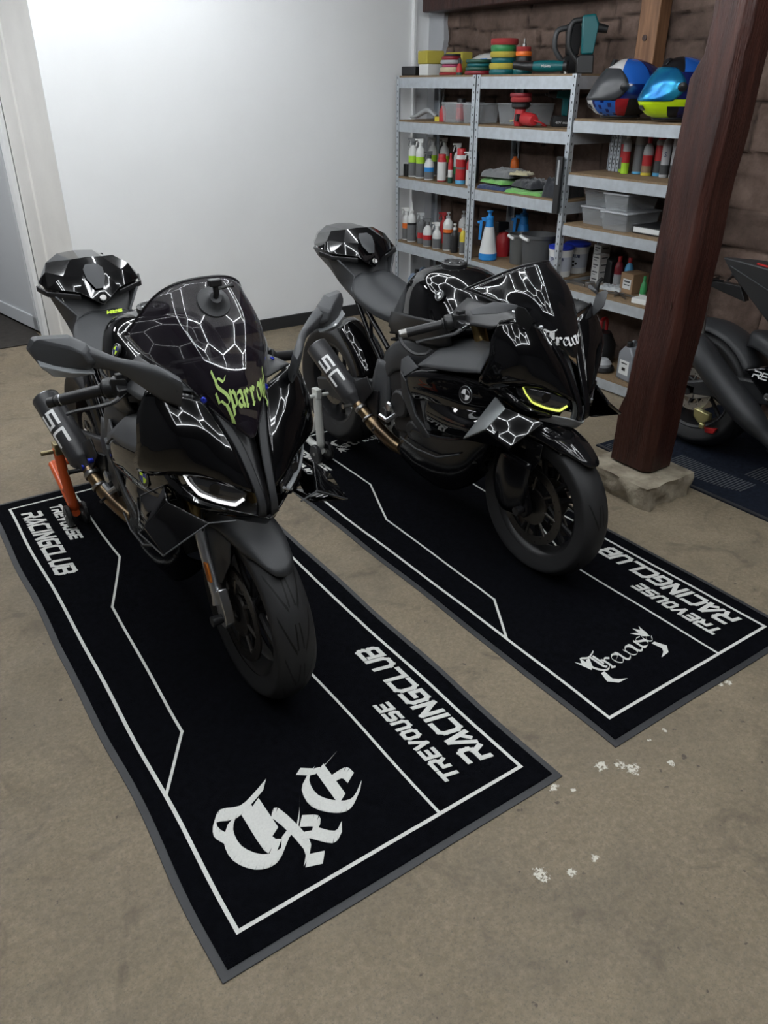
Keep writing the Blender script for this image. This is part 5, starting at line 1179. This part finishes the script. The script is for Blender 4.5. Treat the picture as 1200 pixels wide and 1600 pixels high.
def vertical_tool(x, y, z, rz, label, c, c2, h_):
    root = thing('cordless_tool', label, 'power tool', (x, y, z + .0005), rz)
    g = G(); g.hull([(a, b, q) for b in (-.035, .035) for a, q in ((-.05, .0), (.05, .0), (.055, .08), (.03, .1), (-.045, .1))]); g.build('battery', PC['black'], root, bevel=.006)
    g = G(); g.hull([(a, b, q) for b in (-.03, .03) for a, q in ((-.04, .1), (.03, .1), (.045, h_), (-.03, h_ + .01), (-.055, h_ - .04))]); g.build('housing', PC[c], root, bevel=.01)
    g = G(); g.tube(spline([(.04, 0, h_ - .02), (.10, 0, h_ - .04), (.105, 0, .14), (.045, 0, .06)], 12), .016, 10); g.build('handle', PC[c2], root)
    g = G(); g.tube([(-.05, 0, h_ - .06), (-.11, 0, h_ - .07)], [.026, .02], 14); g.build('nose', PC[c2], root)
    return root
vertical_tool(4.17, 4.03, T, 2.6, 'black cordless tool with red trim standing behind the teal tool', 'black', 'dgrey', .27)
vertical_tool(4.08, 3.82, T, 2.4, 'tall teal cordless tool at the right end of the top shelf', 'teal', 'black', .30)
# --- second shelf
z = 1.503
g = G(); g.tube(spline([(0, -.10, .03), (0, -.02, .07), (0, .08, .03), (0, .14, .02)], 14), [.02, .022, .024, .026, .028, .028, .028, .026, .024, .022, .02, .018, .016, .014, .012], 12, flat=.7); simple('grey_hose_nozzle', 'curved grey nozzle lying at the wall end of the second shelf', 'nozzle', g, pc('lgrey'), (4.02, 5.33, z - .002), .3, ang=60)
g = G(); g.lathe([(.028, 0), (.036, 0), (.036, .03), (.028, .03), (.028, 0)], 26, cap=False); simple('tape_roll', 'small yellow tape roll on the second shelf', 'tape', g, pc('yellow'), (3.99, 5.12, z), 0, ang=30)
bottle(3.95, 5.03, z, .026, .06, [(1, 'red')], 'nozzle', 'black', 'small red bottle with a black nozzle beside the clear box')
def clear_box(x, y, z, w, d, h_, label, rz=0, fill=None, group=None, lid=True):
    root = thing('storage_box', label, 'storage box', (x, y, z + .0005), rz, group); k = .88
    g = G(); B = [(-w / 2 * k, -d / 2 * k, 0), (w / 2 * k, -d / 2 * k, 0), (w / 2 * k, d / 2 * k, 0), (-w / 2 * k, d / 2 * k, 0)]; Tt = [(-w / 2, -d / 2, h_), (w / 2, -d / 2, h_), (w / 2, d / 2, h_), (-w / 2, d / 2, h_)]
    g.add(B + Tt, [(0, 3, 2, 1), (0, 1, 5, 4), (1, 2, 6, 5), (2, 3, 7, 6), (3, 0, 4, 7)]); g.build('tub', M_clear, root, solid=.002, bevel=.006)
    g = G()
    if lid: g.box((0, 0, h_ + .004), (w + .012, d + .012, .010))
    else: g.tube([Tt[0], Tt[1], Tt[2], Tt[3]], .004, 6, closed=True)
    g.build('lid' if lid else 'rim', M_clearw, root, bevel=.003)
    return root
clear_box(4.01, 4.88, z, .22, .21, .125, 'open clear plastic box holding a red pot, second shelf', lid=False)
bottle(4.03, 4.92, z + .004, .038, .11, [(.15, 'maroon'), (.8, 'red'), (1, 'maroon')], 'aerosol', 'black', 'red pot with a dark lid standing in the clear box', cat='pot')
clear_box(4.02, 4.65 + .04, z, .22, .14, .12, 'second open clear plastic box, right of the one with the red pot', lid=False)
clear_box(4.13, 4.36, z, .20, .34, .125, 'long clear plastic box left of the red polisher', lid=False)
g = G(); g.tube(spline([(0, -.14, .012), (.01, -.07, .03), (0, .02, .034), (.01, .12, .014)], 14), .006, 6); simple('yellow_strap', 'thin yellow strap coiled in the long clear box', 'strap', g, pc('yellow'), (4.09, 4.35, z + .004), 0, ang=60)
root = thing('polishing_machine', 'red polishing machine lying on its side beside the drill', 'polisher', (3.945, 4.18, z + .001), -1.9)
g = G(); g.tube([(-.02, 0, .045), (.04, 0, .045), (.14, 0, .042), (.17, 0, .04)], [.03, .04, .038, .028], 16); g.build('housing', pc('red'), root)
g = G(); g.lathe([(.034, 0), (.040, .03), (.036, .085), (.034, .10)], 20, frame((-.05, 0, .0), (0, 0, 1))); g.build('gear_head', pc('red'), root)
g = G(); g.lathe([(.045, 0), (.060, .012), (.060, .03), (.05, .04)], 26, frame((-.05, 0, .10), (0, 0, 1))); g.build('backing_plate', pc('black'), root)
g = G(); g.tube([(.0, .0, .05), (.0, -.05, .05)], .022, 12); g.build('side_handle', pc('black'), root)
g = G(); g.tube(spline([(.17, 0, .04), (.22, .02, .03), (.20, .07, .01), (.10, .09, .008)], 12), .005, 6); g.build('cable', pc('red'), root)
pads(3.945 + .05 * .32, 4.18 + .05 * .95, z + .142, [('foam_red', .068, .026, 'dark red pad lying on the red polishing machine'), ('maroon', .070, .024, 'top red pad on the polishing machine')], 'pads on the red polisher')
g = G(); g.box((0, 0, .16), (.022, .05, .33)); o = g.build('work_light', pc('black'), None, bevel=.004); o.location = (3.865, 3.735, 1.03); o.rotation_euler = (0, 0, 0); tag(o, 'slim black magnetic work light stuck on the rack post', 'work light')
G().box((-.0118, 0, .235), (.001, .016, .14)).build('light_strip', pc('lgrey'), o)
# --- third shelf
z = 1.10
GB = 'grey spray bottles with lime bands'
for x, y, lb in ((3.96, 5.40, 'leftmost lime-banded grey spray bottle on the third shelf'), (3.95, 5.29, 'second lime-banded grey spray bottle, in front of the others'), (4.13, 5.37, 'lime-banded spray bottle in the back row, left one'), (4.16, 5.26, 'lime-banded spray bottle in the back row, right one')):
    bottle(x, y, z, .036, .185, [(.06, 'white'), (.58, 'grey'), (.83, 'lime'), (1, 'white')], 'trigger', 'white' if y < 5.38 else 'grey', lb, GB)
bottle(3.94, 5.165, z, .037, .105, [(.08, 'white'), (.55, 'grey'), (.85, 'blue'), (1, 'white')], 'trigger', 'dgrey', 'short grey spray bottle with a blue band on the third shelf')
bottle(3.95, 5.02, z, .034, .150, [(.06, 'red'), (.9, 'white'), (1, 'red')], 'aerosol', 'red', 'white aerosol can with a red cap beside the blue-banded bottle')
bottle(4.07, 4.98, z, .032, .165, [(.3, 'dgrey'), (.6, 'green'), (1, 'white')], 'trigger', 'white', 'white and green spray bottle behind the red-capped cans')
bottle(3.94, 4.905, z, .018, .13, [(.3, 'dgreen'), (.7, 'white'), (1, 'red')], 'cap', 'red', 'slim white and red bottle between the two red-capped cans')
bottle(3.96, 4.81, z, .038, .185, [(.15, 'sky'), (.55, 'red'), (.62, 'grey'), (.9, 'red'), (1, 'white')], 'aerosol', 'red', 'tall red aerosol can with a red cap on the third shelf')
bottle(4.08, 4.80, z, .034, .18, [(1, 'black')], 'trigger', 'black', 'black spray bottle behind the tall red can')
bottle(3.95, 4.70, z, .024, .13, [(.8, 'white'), (1, 'red')], 'trigger', 'white', 'small white spray bottle beside the rack post')
simple('black_box', 'small black box on the rack post beside the spray bottles', 'box', G().box((0, 0, .045), (.03, .05, .09)), pc('black'), (3.96, 5.485, z + .11 - .11), 0, bevel=.004)
bottle(4.20, 4.50, z, .030, .15, [(.1, 'black'), (.55, 'black'), (.8, 'red'), (1, 'orange')], 'nozzle', 'black', 'orange and red bottle with a black nozzle behind the towels')
def towel(x, y, z, w, d, h_, c, label, rz, seed, name='microfiber_towel'):
    rows = []; n = 26
    for i in range(n + 1):
        row = []
        for j in range(n + 1):
            u, v = i / n * 2 - 1, j / n * 2 - 1; e = max(abs(u), abs(v)); f = max(0, 1 - e ** 6) ** .5
            px = u * w / 2 * (1 + .07 * noise.noise(Vector((v * 2, seed, 1)))); py = v * d / 2 * (1 + .07 * noise.noise(Vector((u * 2, seed, 8))))
            row.append((px, py, h_ * f * (.75 + .35 * noise.noise(Vector((u * 1.8, v * 1.8, seed)))) + .012 * f * noise.noise(Vector((u * 5, v * 7, seed)))))
        rows.append(row)
    g = G(); g.grid(rows); V = [(p[0], p[1], 0) for p in rows[0]]
    return simple(name, label, 'towel', g, c, (x, y, z + .001), rz, 'folded towels on the middle rack', ang=80)
def cloth(n, c): return mat('cloth_' + n, c, .95, bump=.5, bscale=250, sheen=.3)
cg, cn, cl, ck_, cc, cb = cloth('grey', (.16, .165, .17)), cloth('navy', (.012, .03, .10)), cloth('green', (.16, .42, .10)), cloth('black', (.02, .022, .028)), cloth('cream', (.42, .38, .24)), cloth('blue', (.03, .10, .28))
towel(4.03, 4.425, z, .26, .27, .035, cn, 'navy towel at the bottom left of the towel pile', .1, 1)
towel(4.03, 4.42, z + .038, .22, .27, .035, cl, 'light green towel under the grey towels', -.1, 2)
towel(4.04, 4.42, z + .078, .23, .26, .06, cg, 'thick grey towels topping the left pile', .15, 3)
towel(4.01, 4.22, z + .105, .11, .14, .022, cc, 'cream towel folded beside the grey one', .3, 4)
towel(4.00, 4.105, z, .20, .32, .03, cl, 'bright green towel hanging to the shelf edge', .05, 5)
towel(4.03, 4.12, z + .036, .20, .26, .06, ck_, 'black towel heaped on the bright green towel', -.2, 6)
towel(4.20, 4.05, z + .0, .14, .26, .06, cb, 'blue towel behind the black towel', .1, 7)
towel(4.05, 3.86, z, .24, .17, .14, ck_, 'dark grey towels rolled at the right end of the shelf', .1, 8)
# --- fourth shelf
z = .613
bottle(3.97, 5.49, z, .036, .155, [(.06, 'white'), (.6, 'grey'), (.85, 'orange'), (1, 'white')], 'trigger', 'white', 'orange-banded grey bottle at the wall end of the fourth shelf')
bottle(3.95, 5.39, z, .038, .175, [(.05, 'white'), (.75, 'grey'), (.85, 'black'), (1, 'white')], 'nozzle', 'white', 'tall grey bottle with a white pointed nozzle')
bottle(3.97, 5.28, z, .036, .14, [(.3, 'grey'), (.6, 'red'), (1, 'grey')], 'trigger', 'lgrey', 'grey spray bottle with a red swirl, left of the red-banded one')
bottle(4.13, 5.20, z, .03, .14, [(1, 'red')], 'trigger', 'red', 'red spray bottle at the back of the fourth shelf')
bottle(3.93, 5.15, z, .036, .115, [(.06, 'white'), (.45, 'grey'), (.75, 'red'), (1, 'white')], 'trigger', 'grey', 'grey spray bottle with a red band on the fourth shelf')
bottle(3.935, 5.035, z, .036, .10, [(.06, 'white'), (.75, 'grey'), (1, 'white')], 'trigger', 'white', 'grey spray bottle with a white trigger and white shoulder')
bottle(3.955, 4.925, z, .038, .19, [(.05, 'white'), (.66, 'grey'), (.70, 'black'), (.83, 'orange'), (1, 'white')], 'pump', 'lgrey', 'tall grey bottle with an orange band, front one')
bottle(4.11, 4.93, z, .038, .185, [(.05, 'white'), (.66, 'grey'), (.83, 'orange'), (1, 'white')], 'pump', 'lgrey', 'tall grey bottle with an orange band, rear one')
bottle(3.94, 4.825, z, .028, .12, [(1, 'black')], 'pump', 'white', 'small black bottle with a white pump')
bottle(4.05, 4.81, z, .028, .13, [(.6, 'grey'), (1, 'white')], 'pump', 'white', 'slim grey bottle behind the small black one')
bottle(3.95, 4.735, z, .026, .13, [(.08, 'white'), (.7, 'grey'), (1, 'yellow')], 'pump', 'white', 'slim grey bottle with a yellow shoulder')
bottle(3.94, 4.665, z, .024, .09, [(.6, 'navy'), (1, 'yellow')], 'cap', 'yellow', 'short blue and yellow bottle beside the rack post')
root = thing('pressure_gun', 'dark red canister tool at the left of the blue and white sprayer', 'tool', (4.16, 4.52, z + .0005))
g = G(); g.lathe([(.05, 0), (.055, .05), (.05, .14), (.03, .17)], 18); g.build('tank', pc('red'), root); g = G(); g.hull([(a, b, q) for b in (-.02, .02) for a, q in ((-.07, .17), (.03, .19), (.03, .24), (-.08, .25))]); g.build('head', pc('black'), root, bevel=.006)
def sprayer(x, y, label, k=1, white=True):
    root = thing('pump_sprayer', label, 'pump sprayer', (x, y, z + .0005), 2.5, None, k)
    g = G(); g.lathe([(.055, 0, 0), (.066, .006, 0), (.066, .05, 0), (.064, .052, 1), (.034, .23, 1), (.030, .232, 0), (.026, .28, 0)], 28); g.build('tank', [pc('blue'), pc('white') if white else pc('blue')], root, ang=30)
    g = G(); g.lathe([(.028, .28), (.028, .30), (.012, .305), (.012, .325), (.022, .33), (.022, .34)], 18); g.hull([(a, b, q) for b in (-.012, .012) for a, q in ((.0, .26), (.055, .27), (.06, .29), (.0, .295))]); g.build('pump_head', pc('blue'), root, bevel=.003)
    g = G(); g.hull([(a, b, q) for b in (-.011, .011) for a, q in ((.05, .275), (.07, .27), (.075, .14), (.058, .14))]); g.box((.077, 0, .26), (.018, .016, .016)); g.build('trigger', pc('blue'), root, bevel=.003)
sprayer(3.97, 4.47, 'conical white and blue pump sprayer on the fourth shelf')
sprayer(4.20, 4.36, 'blue pump sprayer behind the grey buckets', 1.05, False)
def bucket(x, y, r, h_, label, m):
    root = thing('bucket', label, 'bucket', (x, y, z + .0005), 0, 'grey buckets on the fourth shelf')
    g = G(); g.lathe([(r * .80, 0), (r * .84, .003), (r * .97, h_ * .9), (r * 1.04, h_ * .9 + .003), (r * 1.04, h_), (r, h_), (r * .96, h_ * .9), (r * .8, .008), (0, .008)], 40, cap=True); g.build('shell', m, root, ang=30)
    g = G(); a0 = R(120); g.tube([(r * 1.07 * cos(a0 + i * .18), r * 1.07 * sin(a0 + i * .18), h_ - .012 - .004 * abs(i - 3)) for i in range(8)], .011, 10); g.build('handle', pc('white'), root)
bucket(4.07, 4.235, .085, .205, 'smaller grey bucket with a white grip beside the blue and white sprayer', pc('dgrey2', (.085, .087, .085)))
bucket(4.025, 4.015, .12, .235, 'larger dark translucent bucket with a white grip at the shelf end', pc('dgrey3', (.06, .062, .065)))
# --- bottom shelf
z = .12
def canister(x, y, z, w, d, h_, c, capc, label, rz=0, name='canister', cat='canister', lab=None):
    root = thing(name, label, cat, (x, y, z + .0005), rz)
    g = G(); g.hull([(a * w / 2, b * d / 2, 0) for a in (-1, 1) for b in (-1, 1)] + [(a * w / 2, b * d / 2, h_ * .72) for a in (-1, 1) for b in (-1, 1)] + [(w * .42 * a, d * .22 * b, h_ * .9) for a in (-1, 1) for b in (-1, 1)]); g.build('body', c, root, bevel=.012, seg=3)
    g = G(); g.lathe([(.017, 0), (.019, .002), (.019, .03), (.016, .033)], 18, frame((-w * .22, 0, h_ * .895), (0, 0, 1))); g.build('cap', pc(capc), root)
    g = G(); g.tube(spline([(-w * .05, 0, h_ * .88), (w * .05, 0, h_ * 1.02), (w * .3, 0, h_ * 1.0), (w * .40, 0, h_ * .8)], 10), .010, 8); g.build('handle', c, root)
    return root
M_bliq = mat('blue_liquid_jug', (.13, .20, .34), .3, col2=(.30, .36, .45), nscale=3); M_jug = mat('milky_jug', (.42, .43, .42), .4)
canister(4.04, 5.38, z, .17, .14, .26, M_bliq, 'black', 'translucent canister with blue liquid on the lowest shelf')
canister(4.03, 5.10, z, .17, .14, .24, M_jug, 'black', 'milky canister with a black cap on the lowest shelf')
canister(4.10, 4.86, z, .17, .14, .25, M_jug, 'lgrey', 'milky canister nearest the middle rack post')

# --- right rack: helmets
def helmet(x, y, z, rz, label, k, cols, vis):
    """front towards +x"""
    root = thing('helmet', label, 'helmet', (x, y, z + .001), rz, None, k); root.scale = (k, k, k * .90)
    def sh(a, t, off=0):  # a azimuth, t elevation angle
        ca, sa, ct, st_ = cos(a), sin(a), cos(t), sin(t)
        rx = .165 if ca > 0 else .175
        px = rx * ca * ct; py = .128 * sa * ct; pz = .155 + (.150 if st_ > 0 else .155) * st_
        if t < 0 and ca > 0: px += .040 * ca * min(1, -t / .4) * (1 if t > -1 else .7)    # chin bar pushes forward
        if t > .2 and ca < 0: px -= .018 * (-ca) * ct
        if t > 0 and ca > 0: px -= .030 * ca * ct * min(1, t / .6)
        v = Vector((px, py, pz)); c = Vector((0, 0, .155)); n = (v - c).normalized()
        return v + n * off
    na, nt_ = 56, 34; lo, hi = R(-62), R(90); V = []; F = []; mi = []
    for j in range(nt_ + 1):
        for i in range(na):
            V.append(sh(2 * pi * i / na, lo + (hi - lo) * j / nt_))
    def inv(a, t): return abs(a) < 1.02 and R(-16) < t < R(34)
    for j in range(nt_):
        for i in range(na):
            a = 2 * pi * (i + .5) / na; a = a - 2 * pi if a > pi else a; t = lo + (hi - lo) * (j + .5) / nt_
            F.append((j * na + i, j * na + (i + 1) % na, (j + 1) * na + (i + 1) % na, (j + 1) * na + i)); mi.append(cols(a, t))
    g = G(); g.add(V, F, mi); g.build('shell', HM, root, ang=60)
    rows = [[sh((R(-78) + R(156) * i / 24) * (1 - .26 * ((j - 5) / 6) ** 2), R(-20) + R(60) * j / 12, .006 - .004 * (abs(i - 12) / 12) ** 4) for i in range(25)] for j in range(13)]
    g = G(); g.grid(rows); g.build('visor', vis, root, solid=.003, off=0, ang=60)
    for s in (-1, 1):
        g = G(); g.lathe([(.022, 0), (.022, .006), (.012, .009)], 18, frame(sh(s * R(72), R(4), .003), (.25, s, 0))); g.build('visor_pivot', HM[3], root)
    g = G(); g.hull([sh(s * R(14), t, o_) for s in (-1, 1) for t, o_ in ((R(46), .004), (R(66), .004), (R(58), .018))]); g.build('top_vent', HM[3] if cols(0, 1.2) else HM[1], root, bevel=.004)
    g = G(); g.hull([sh(pi + s * R(24), t, o_) for s in (-1, 1) for t, o_ in ((R(28), .002), (R(52), .002), (R(22), .026))]); g.build('spoiler', HM[cols(pi, .3)], root, bevel=.004)
    g = G(); g.tube([sh(2 * pi * i / 40, lo, .001) for i in range(40)], .009, 8, closed=True); g.build('neck_trim', HM[3], root)
    g = G(); g.hull([sh(s * R(12), t, o_) for s in (-1, 1) for t, o_ in ((R(-28), .003), (R(-40), .003), (R(-34), .008))]); g.build('chin_vent', HM[3], root, bevel=.003)
    return root
HM = [mat('helmet_blue', (.015, .10, .42), .12, coat=.5), mat('helmet_white', (.50, .50, .50), .2, coat=.5), mat('helmet_navy', (.006, .012, .09), .15, coat=.5), mat('helmet_black', (.01, .01, .012), .3), mat('helmet_red', (.32, .015, .02), .2), mat('helmet_yellow', (.55, .78, .01), .3)]
def c1(a, t):
    b = abs(a)
    if t < R(-16):
        if b < .38: return 1
        if b < 1.15: return 0 if (int((b * 14 - t * 6)) % 4) else 2
        if b < 1.45: return 4
        return 3 if b < 2.2 else 2
    if t > R(36) and b < 1.0: return 1 if t < R(75) else 3
    if t > R(10) and b > .9 and b < 2.0: return 0
    return 2
def c2(a, t):
    b = abs(a)
    if t < R(-16): return 5 if (b < 1.0 or t > R(-30)) else (2 if b > 1.3 else 3)
    if t > R(34): return 3 if b < 1.2 else 0
    return 2
HV1 = mat('dark_visor', (.04, .042, .046), .3); HV2 = mat('iridium_visor', (.005, .03, .28), .22, metal=.6, col2=(.03, .40, .60), nscale=5)
helmet(3.985, 3.40, 1.565, R(150), 'blue white and navy full-face helmet with a dark visor', 1.12, c1, HV1)
helmet(3.985, 3.04, 1.565, R(156), 'neon yellow and navy helmet with a mirrored blue visor, half behind the post', 1.12, c2, HV2)
# cans on its second shelf
z = 1.268
root = thing('metal_profiles', 'perforated metal rails leaning upright beside the cans', 'metal rails', (4.17, 3.60, z + .001))
for k in range(3):
    g = G(); g.box((0, -.028 * k, .11), (.014, .020, .22)); p = g.build('rail', M_galv, root, smooth=False)
    g = G(); [g.box((-.0075, -.028 * k, .02 + .024 * q), (.0012, .006, .010)) for q in range(8)]; g.build('slots', M_black, p, smooth=False)
for x, y, r, h_, bands, top, tc, lb in (
    (4.17, 3.50, .026, .185, [(.1, 'lime'), (.45, 'grey'), (.85, 'red'), (1, 'lgrey')], 'cap', 'white', 'grey aerosol with a red label right beside the metal rails'),
    (4.11, 3.435, .024, .155, [(.12, 'lime'), (.4, 'lime'), (.8, 'red'), (1, 'lgrey')], 'cap', 'white', 'small can with red and lime label, second from the rails'),
    (4.16, 3.375, .035, .19, [(.08, 'sky'), (.85, 'grey'), (1, 'lgrey')], 'cap', 'lgrey', 'wide grey cartridge with a pale blue base'),
    (4.13, 3.29, .030, .135, [(.12, 'yellow'), (.4, 'brown'), (.82, 'red'), (1, 'lgrey')], 'cap', 'red', 'short red can with a red cap and yellow base'),
    (4.16, 3.225, .032, .185, [(.1, 'sky'), (.45, 'dgrey'), (.9, 'red'), (1, 'lgrey')], 'aerosol', 'red', 'tall red and grey aerosol with a red cap on the right rack'),
    (4.12, 3.155, .025, .17, [(.1, 'lgrey'), (.4, 'dgrey'), (1, 'silver')], 'cap', 'red', 'silver can with a letter S and a red cap'),
    (4.13, 3.09, .029, .20, [(.1, 'lgrey'), (.35, 'dgrey'), (1, 'silver')], 'cap', 'lgrey', 'taller silver can with a letter S next to the post')):
    o = bottle(x, y, z, r, h_, bands, top, tc, lb, None, 'can')
    if 'letter S' in lb: font_text('S', frame(Vector((-.9, -.44, 0)) * (r + .0008) + Vector((0, 0, h_ * .72)), (-.9, -.44, 0), (.44, -.9, 0)), .035, .0004, 'can_lettering', pc('navy'), None).parent = o; o.rotation_euler = (0, 0, 0)
# third shelf: clear boxes and binder
z = .972
for x, y, zz_, w, d, h_, lb in ((4.10, 3.52, 0, .26, .19, .098, 'clear plastic box at the bottom of the left pair'), (4.10, 3.52, .1095, .25, .18, .088, 'clear plastic box on top of the left pair'), (4.06, 3.30, 0, .30, .20, .098, 'clear plastic box at the bottom of the right pair'), (4.06, 3.31, .1095, .28, .18, .088, 'clear plastic box on top of the right pair, dark parts inside')):
    clear_box(x, y, z + zz_, w, d, h_, lb, 0, None, 'clear boxes on the right rack')
simple('spare_parts', 'dark small parts lying inside the top right clear box', 'small parts', G().hull([(a, b, c_) for a, b, c_ in ((-.06, -.04, 0), (.06, -.04, 0), (.07, .05, 0), (-.05, .05, 0), (-.03, 0, .03), (.04, 0, .025))]), pc('black'), (4.06, 3.31, z + .113), 0)
root = thing('binder', 'black ring binder with white pages lying on the third shelf', 'binder', (4.09, 3.085, z + .001), .0)
G().box((0, 0, .004), (.28, .20, .004)).build('cover', pc('black'), root, bevel=.001); g = G(); g.box((0, 0, .0405), (.28, .20, .005)); g.box((.0, -.101, .022), (.28, .004, .04)); g.build('top_cover', pc('black'), root, bevel=.001)
G().box((-.002, 0, .022), (.272, .19, .031)).build('pages', pc('white'), root, bevel=.004)
# fourth shelf
z = .585
def tub(x, y, label):
    root = thing('hand_cleaner_tub', label, 'tub', (x, y, .6135), 0, 'white tubs of hand cleaner')
    g = G(); g.lathe([(.068, 0, 0), (.072, .004, 0), (.0735, .04, 0), (.0738, .041, 1), (.077, .13, 1), (.0772, .131, 0), (.079, .165, 0), (.083, .166, 0), (.083, .175, 0)], 36); g.build('body', [pc('white'), pc('lab', (.42, .45, .52))], root, ang=30)
    g = G(); g.lathe([(.080, .175), (.086, .177), (.086, .192), (.078, .196), (.0, .194)], 36); g.build('lid', pc('lidblue', (.01, .03, .35)), root, ang=30)
    n = Vector((-.88, -.47, 0))
    M = frame(n * .0785 + Vector((0, 0, .118)), n, (.47, -.88, 0)); font_text('SCRUB', M, .028, .0008, 'tub_lettering', pc('navy'), root, .0006)
    g = G()
    for k, (a, b) in enumerate(((-.02, 0), (.0, .012), (.018, .0), (.002, -.012))): g.lathe([(.008, 0), (.008, .001)], 10, frame(n * .0775 + Vector((.47, -.88, 0)) * a + Vector((0, 0, .07 + b)), n))
    g.build('label_picture', pc('black'), root, smooth=False)
tub(4.01, 3.785, 'white hand cleaner tub with a blue lid, partly behind the rack post'); tub(4.185, 3.805, 'white hand cleaner tub with a blue lid, fully in view')
M_wbox = pc('boxwhite', (.48, .48, .47))
k = 0
for (cx, cy, n) in ((4.235, 3.635, 5), (4.165, 3.575, 4)):
    for q in range(n):
        root = thing('small_carton', 'small white printed carton, number %s from the shelf in the %s stack' % (('one', 'two', 'three', 'four', 'five')[q], 'taller' if n == 5 else 'shorter'), 'carton', (cx, cy, z + .0005 + q * .0455), -.1, 'small white cartons in two stacks')
        G().box((0, 0, .0225), (.08, .07, .0445)).build('box', M_wbox, root, bevel=.001)
        g = G(); g.box((-.0404, .0, .028), (.0008, .045, .008)); g.box((-.0404, .008, .012), (.0008, .028, .004)); g.box((0, -.0354, .028), (.05, .0008, .008)); g.build('print', pc('dgrey'), root, smooth=False)
simple('black_bag', 'black plastic bag packed beside the small white cartons', 'bag', G().hull([(a, b, c_) for a, b, c_ in ((-.05, -.04, 0), (.05, -.05, 0), (.05, .05, 0), (-.05, .04, 0), (-.045, -.03, .15), (.04, -.04, .17), (.04, .04, .16), (-.04, .035, .165))]), pc('black'), (4.225, 3.525, z + .0005), 0, bevel=.01)
bottle(4.20, 3.445, z, .028, .115, [(.1, 'maroon'), (.65, 'lgrey'), (1, 'maroon')], 'cap', 'red', 'maroon bottle with a red cap, left of two')
bottle(4.215, 3.375, z, .028, .115, [(.1, 'black'), (.65, 'lgrey'), (1, 'sky')], 'cap', 'red', 'blue-shouldered bottle with a red cap, right of two')
root = thing('cardboard_box', 'brown cardboard box with a white label beside the red-capped bottles', 'cardboard box', (4.15, 3.27, z + .0005), -.12)
G().box((0, 0, .06), (.13, .11, .12)).build('box', mat('cardboard', (.27, .17, .095), .8), root, bevel=.002); g = G(); g.box((-.0655, -.005, .055), (.001, .07, .06)); g.build('label_sheet', pc('white'), root, smooth=False)
g = G(); g.box((-.0664, -.005, .07), (.0006, .05, .01)); g.box((-.0664, -.005, .05), (.0006, .05, .006)); g.build('label_print', pc('dgrey'), root, smooth=False)
simple('steel_ring', 'short silver tin on the fourth shelf in front of the cartons', 'tin', G().lathe([(.030, 0), (.032, .002), (.032, .032), (.030, .034)], 24), M_steel, (4.02, 3.515, z + .0005), ang=30)
simple('flat_bracket', 'flat dark metal plates lying on the shelf below the tubs', 'metal plates', G().hull([(a, b, c_) for a, b in ((-.03, -.09), (.025, -.07), (.025, .09), (-.03, .08)) for c_ in (0, .018)]), M_steel, (4.02, 3.625, z + .0005), 0, bevel=.003)
simple('black_coupler', 'small black coupling standing on the fourth shelf', 'coupling', G().tube([(0, 0, .0), (0, 0, .03), (.01, .0, .06), (.04, 0, .075)], [.016, .016, .014, .012], 12), pc('black'), (3.96, 3.40, z + .0005))
towel(4.09, 3.395, z, .10, .16, .03, mat('plastic_film', (.35, .37, .38), .2), 'crumpled clear plastic wrapping on the fourth shelf', .3, 12, 'plastic_wrapping')['group'] = ''
bpy.data.objects['plastic_wrapping']['category'] = 'wrapping'; del bpy.data.objects['plastic_wrapping']['group']
g = G()
for q, (a, b, c_, d) in enumerate(((-.05, -.10, .04, .06), (.03, -.12, -.02, .08), (.05, .0, -.06, -.02))): g.tube([(a, b, .008), ((a + c_) / 2, (b + d) / 2, .014), (c_, d, .008)], .006, 6)
simple('hand_tools', 'small grey hand tools scattered at the shelf edge', 'hand tools', g, M_steel, (3.99, 3.25, z + .0005))
simple('paper_pad', 'white pad of paper at the shelf edge next to the post', 'paper pad', G().box((0, 0, .015), (.10, .12, .03)), pc('white'), (3.975, 3.035, z + .0005), .1, bevel=.002)
bottle(4.07, 3.13, z, .020, .06, [(.4, 'white'), (1, 'green')], 'cap', 'green', 'small green and white bottle next to the post')
# bottom shelf
z = .085
oil = pc('oilgrey', (.19, .20, .22), .35)
for x, y, c, lb in ((3.99, 3.085, oil, 'grey oil bottle with a black cap and white label, front one'), (4.12, 3.06, pc('white'), 'white oil bottle with a black cap behind the front grey one'), (4.22, 3.01, oil, 'grey oil bottle at the back, beside the post')):
    r_ = canister(x, y, z, .085, .13, .24, c, 'black', lb, 1.2, 'oil_bottle', 'oil bottle')
    r_.rotation_euler = (0, 0, -.15)
    if c is oil and x < 4:
        G().box((-.0434, .0, .085), (.0012, .085, .09)).build('label_sheet', pc('white'), r_, smooth=False); g = G(); g.box((-.0444, .0, .075), (.0008, .03, .02)); g.box((-.0444, 0, .112), (.0008, .05, .008)); g.build('label_print', pc('black'), r_, smooth=False)
root = thing('wet_vacuum', 'black tool with red trim at the back of the lowest shelf', 'power tool', (4.14, 3.46, z + .0005), .3)
g = G(); g.lathe([(.09, 0), (.10, .02), (.10, .12), (.06, .2)], 24); g.build('base', pc('black'), root); g = G(); g.tube(spline([(-.04, 0, .19), (-.03, 0, .28), (.05, 0, .27), (.06, 0, .18)], 10), .012, 8); g.build('handle', pc('red'), root)
root = thing('orbital_sander', 'grey round tool lying at the front of the lowest shelf', 'power tool', (4.0, 3.30, z + .0005), .3)
g = G(); g.lathe([(.07, 0), (.075, .01), (.07, .03)], 24); g.build('pad', pc('black'), root); g = G(); g.lathe([(.05, .03), (.055, .05), (.03, .08), (.0, .085)], 20); g.build('body', pc('lgrey'), root)
# a few crumbs of dirt left as the concrete's own pattern
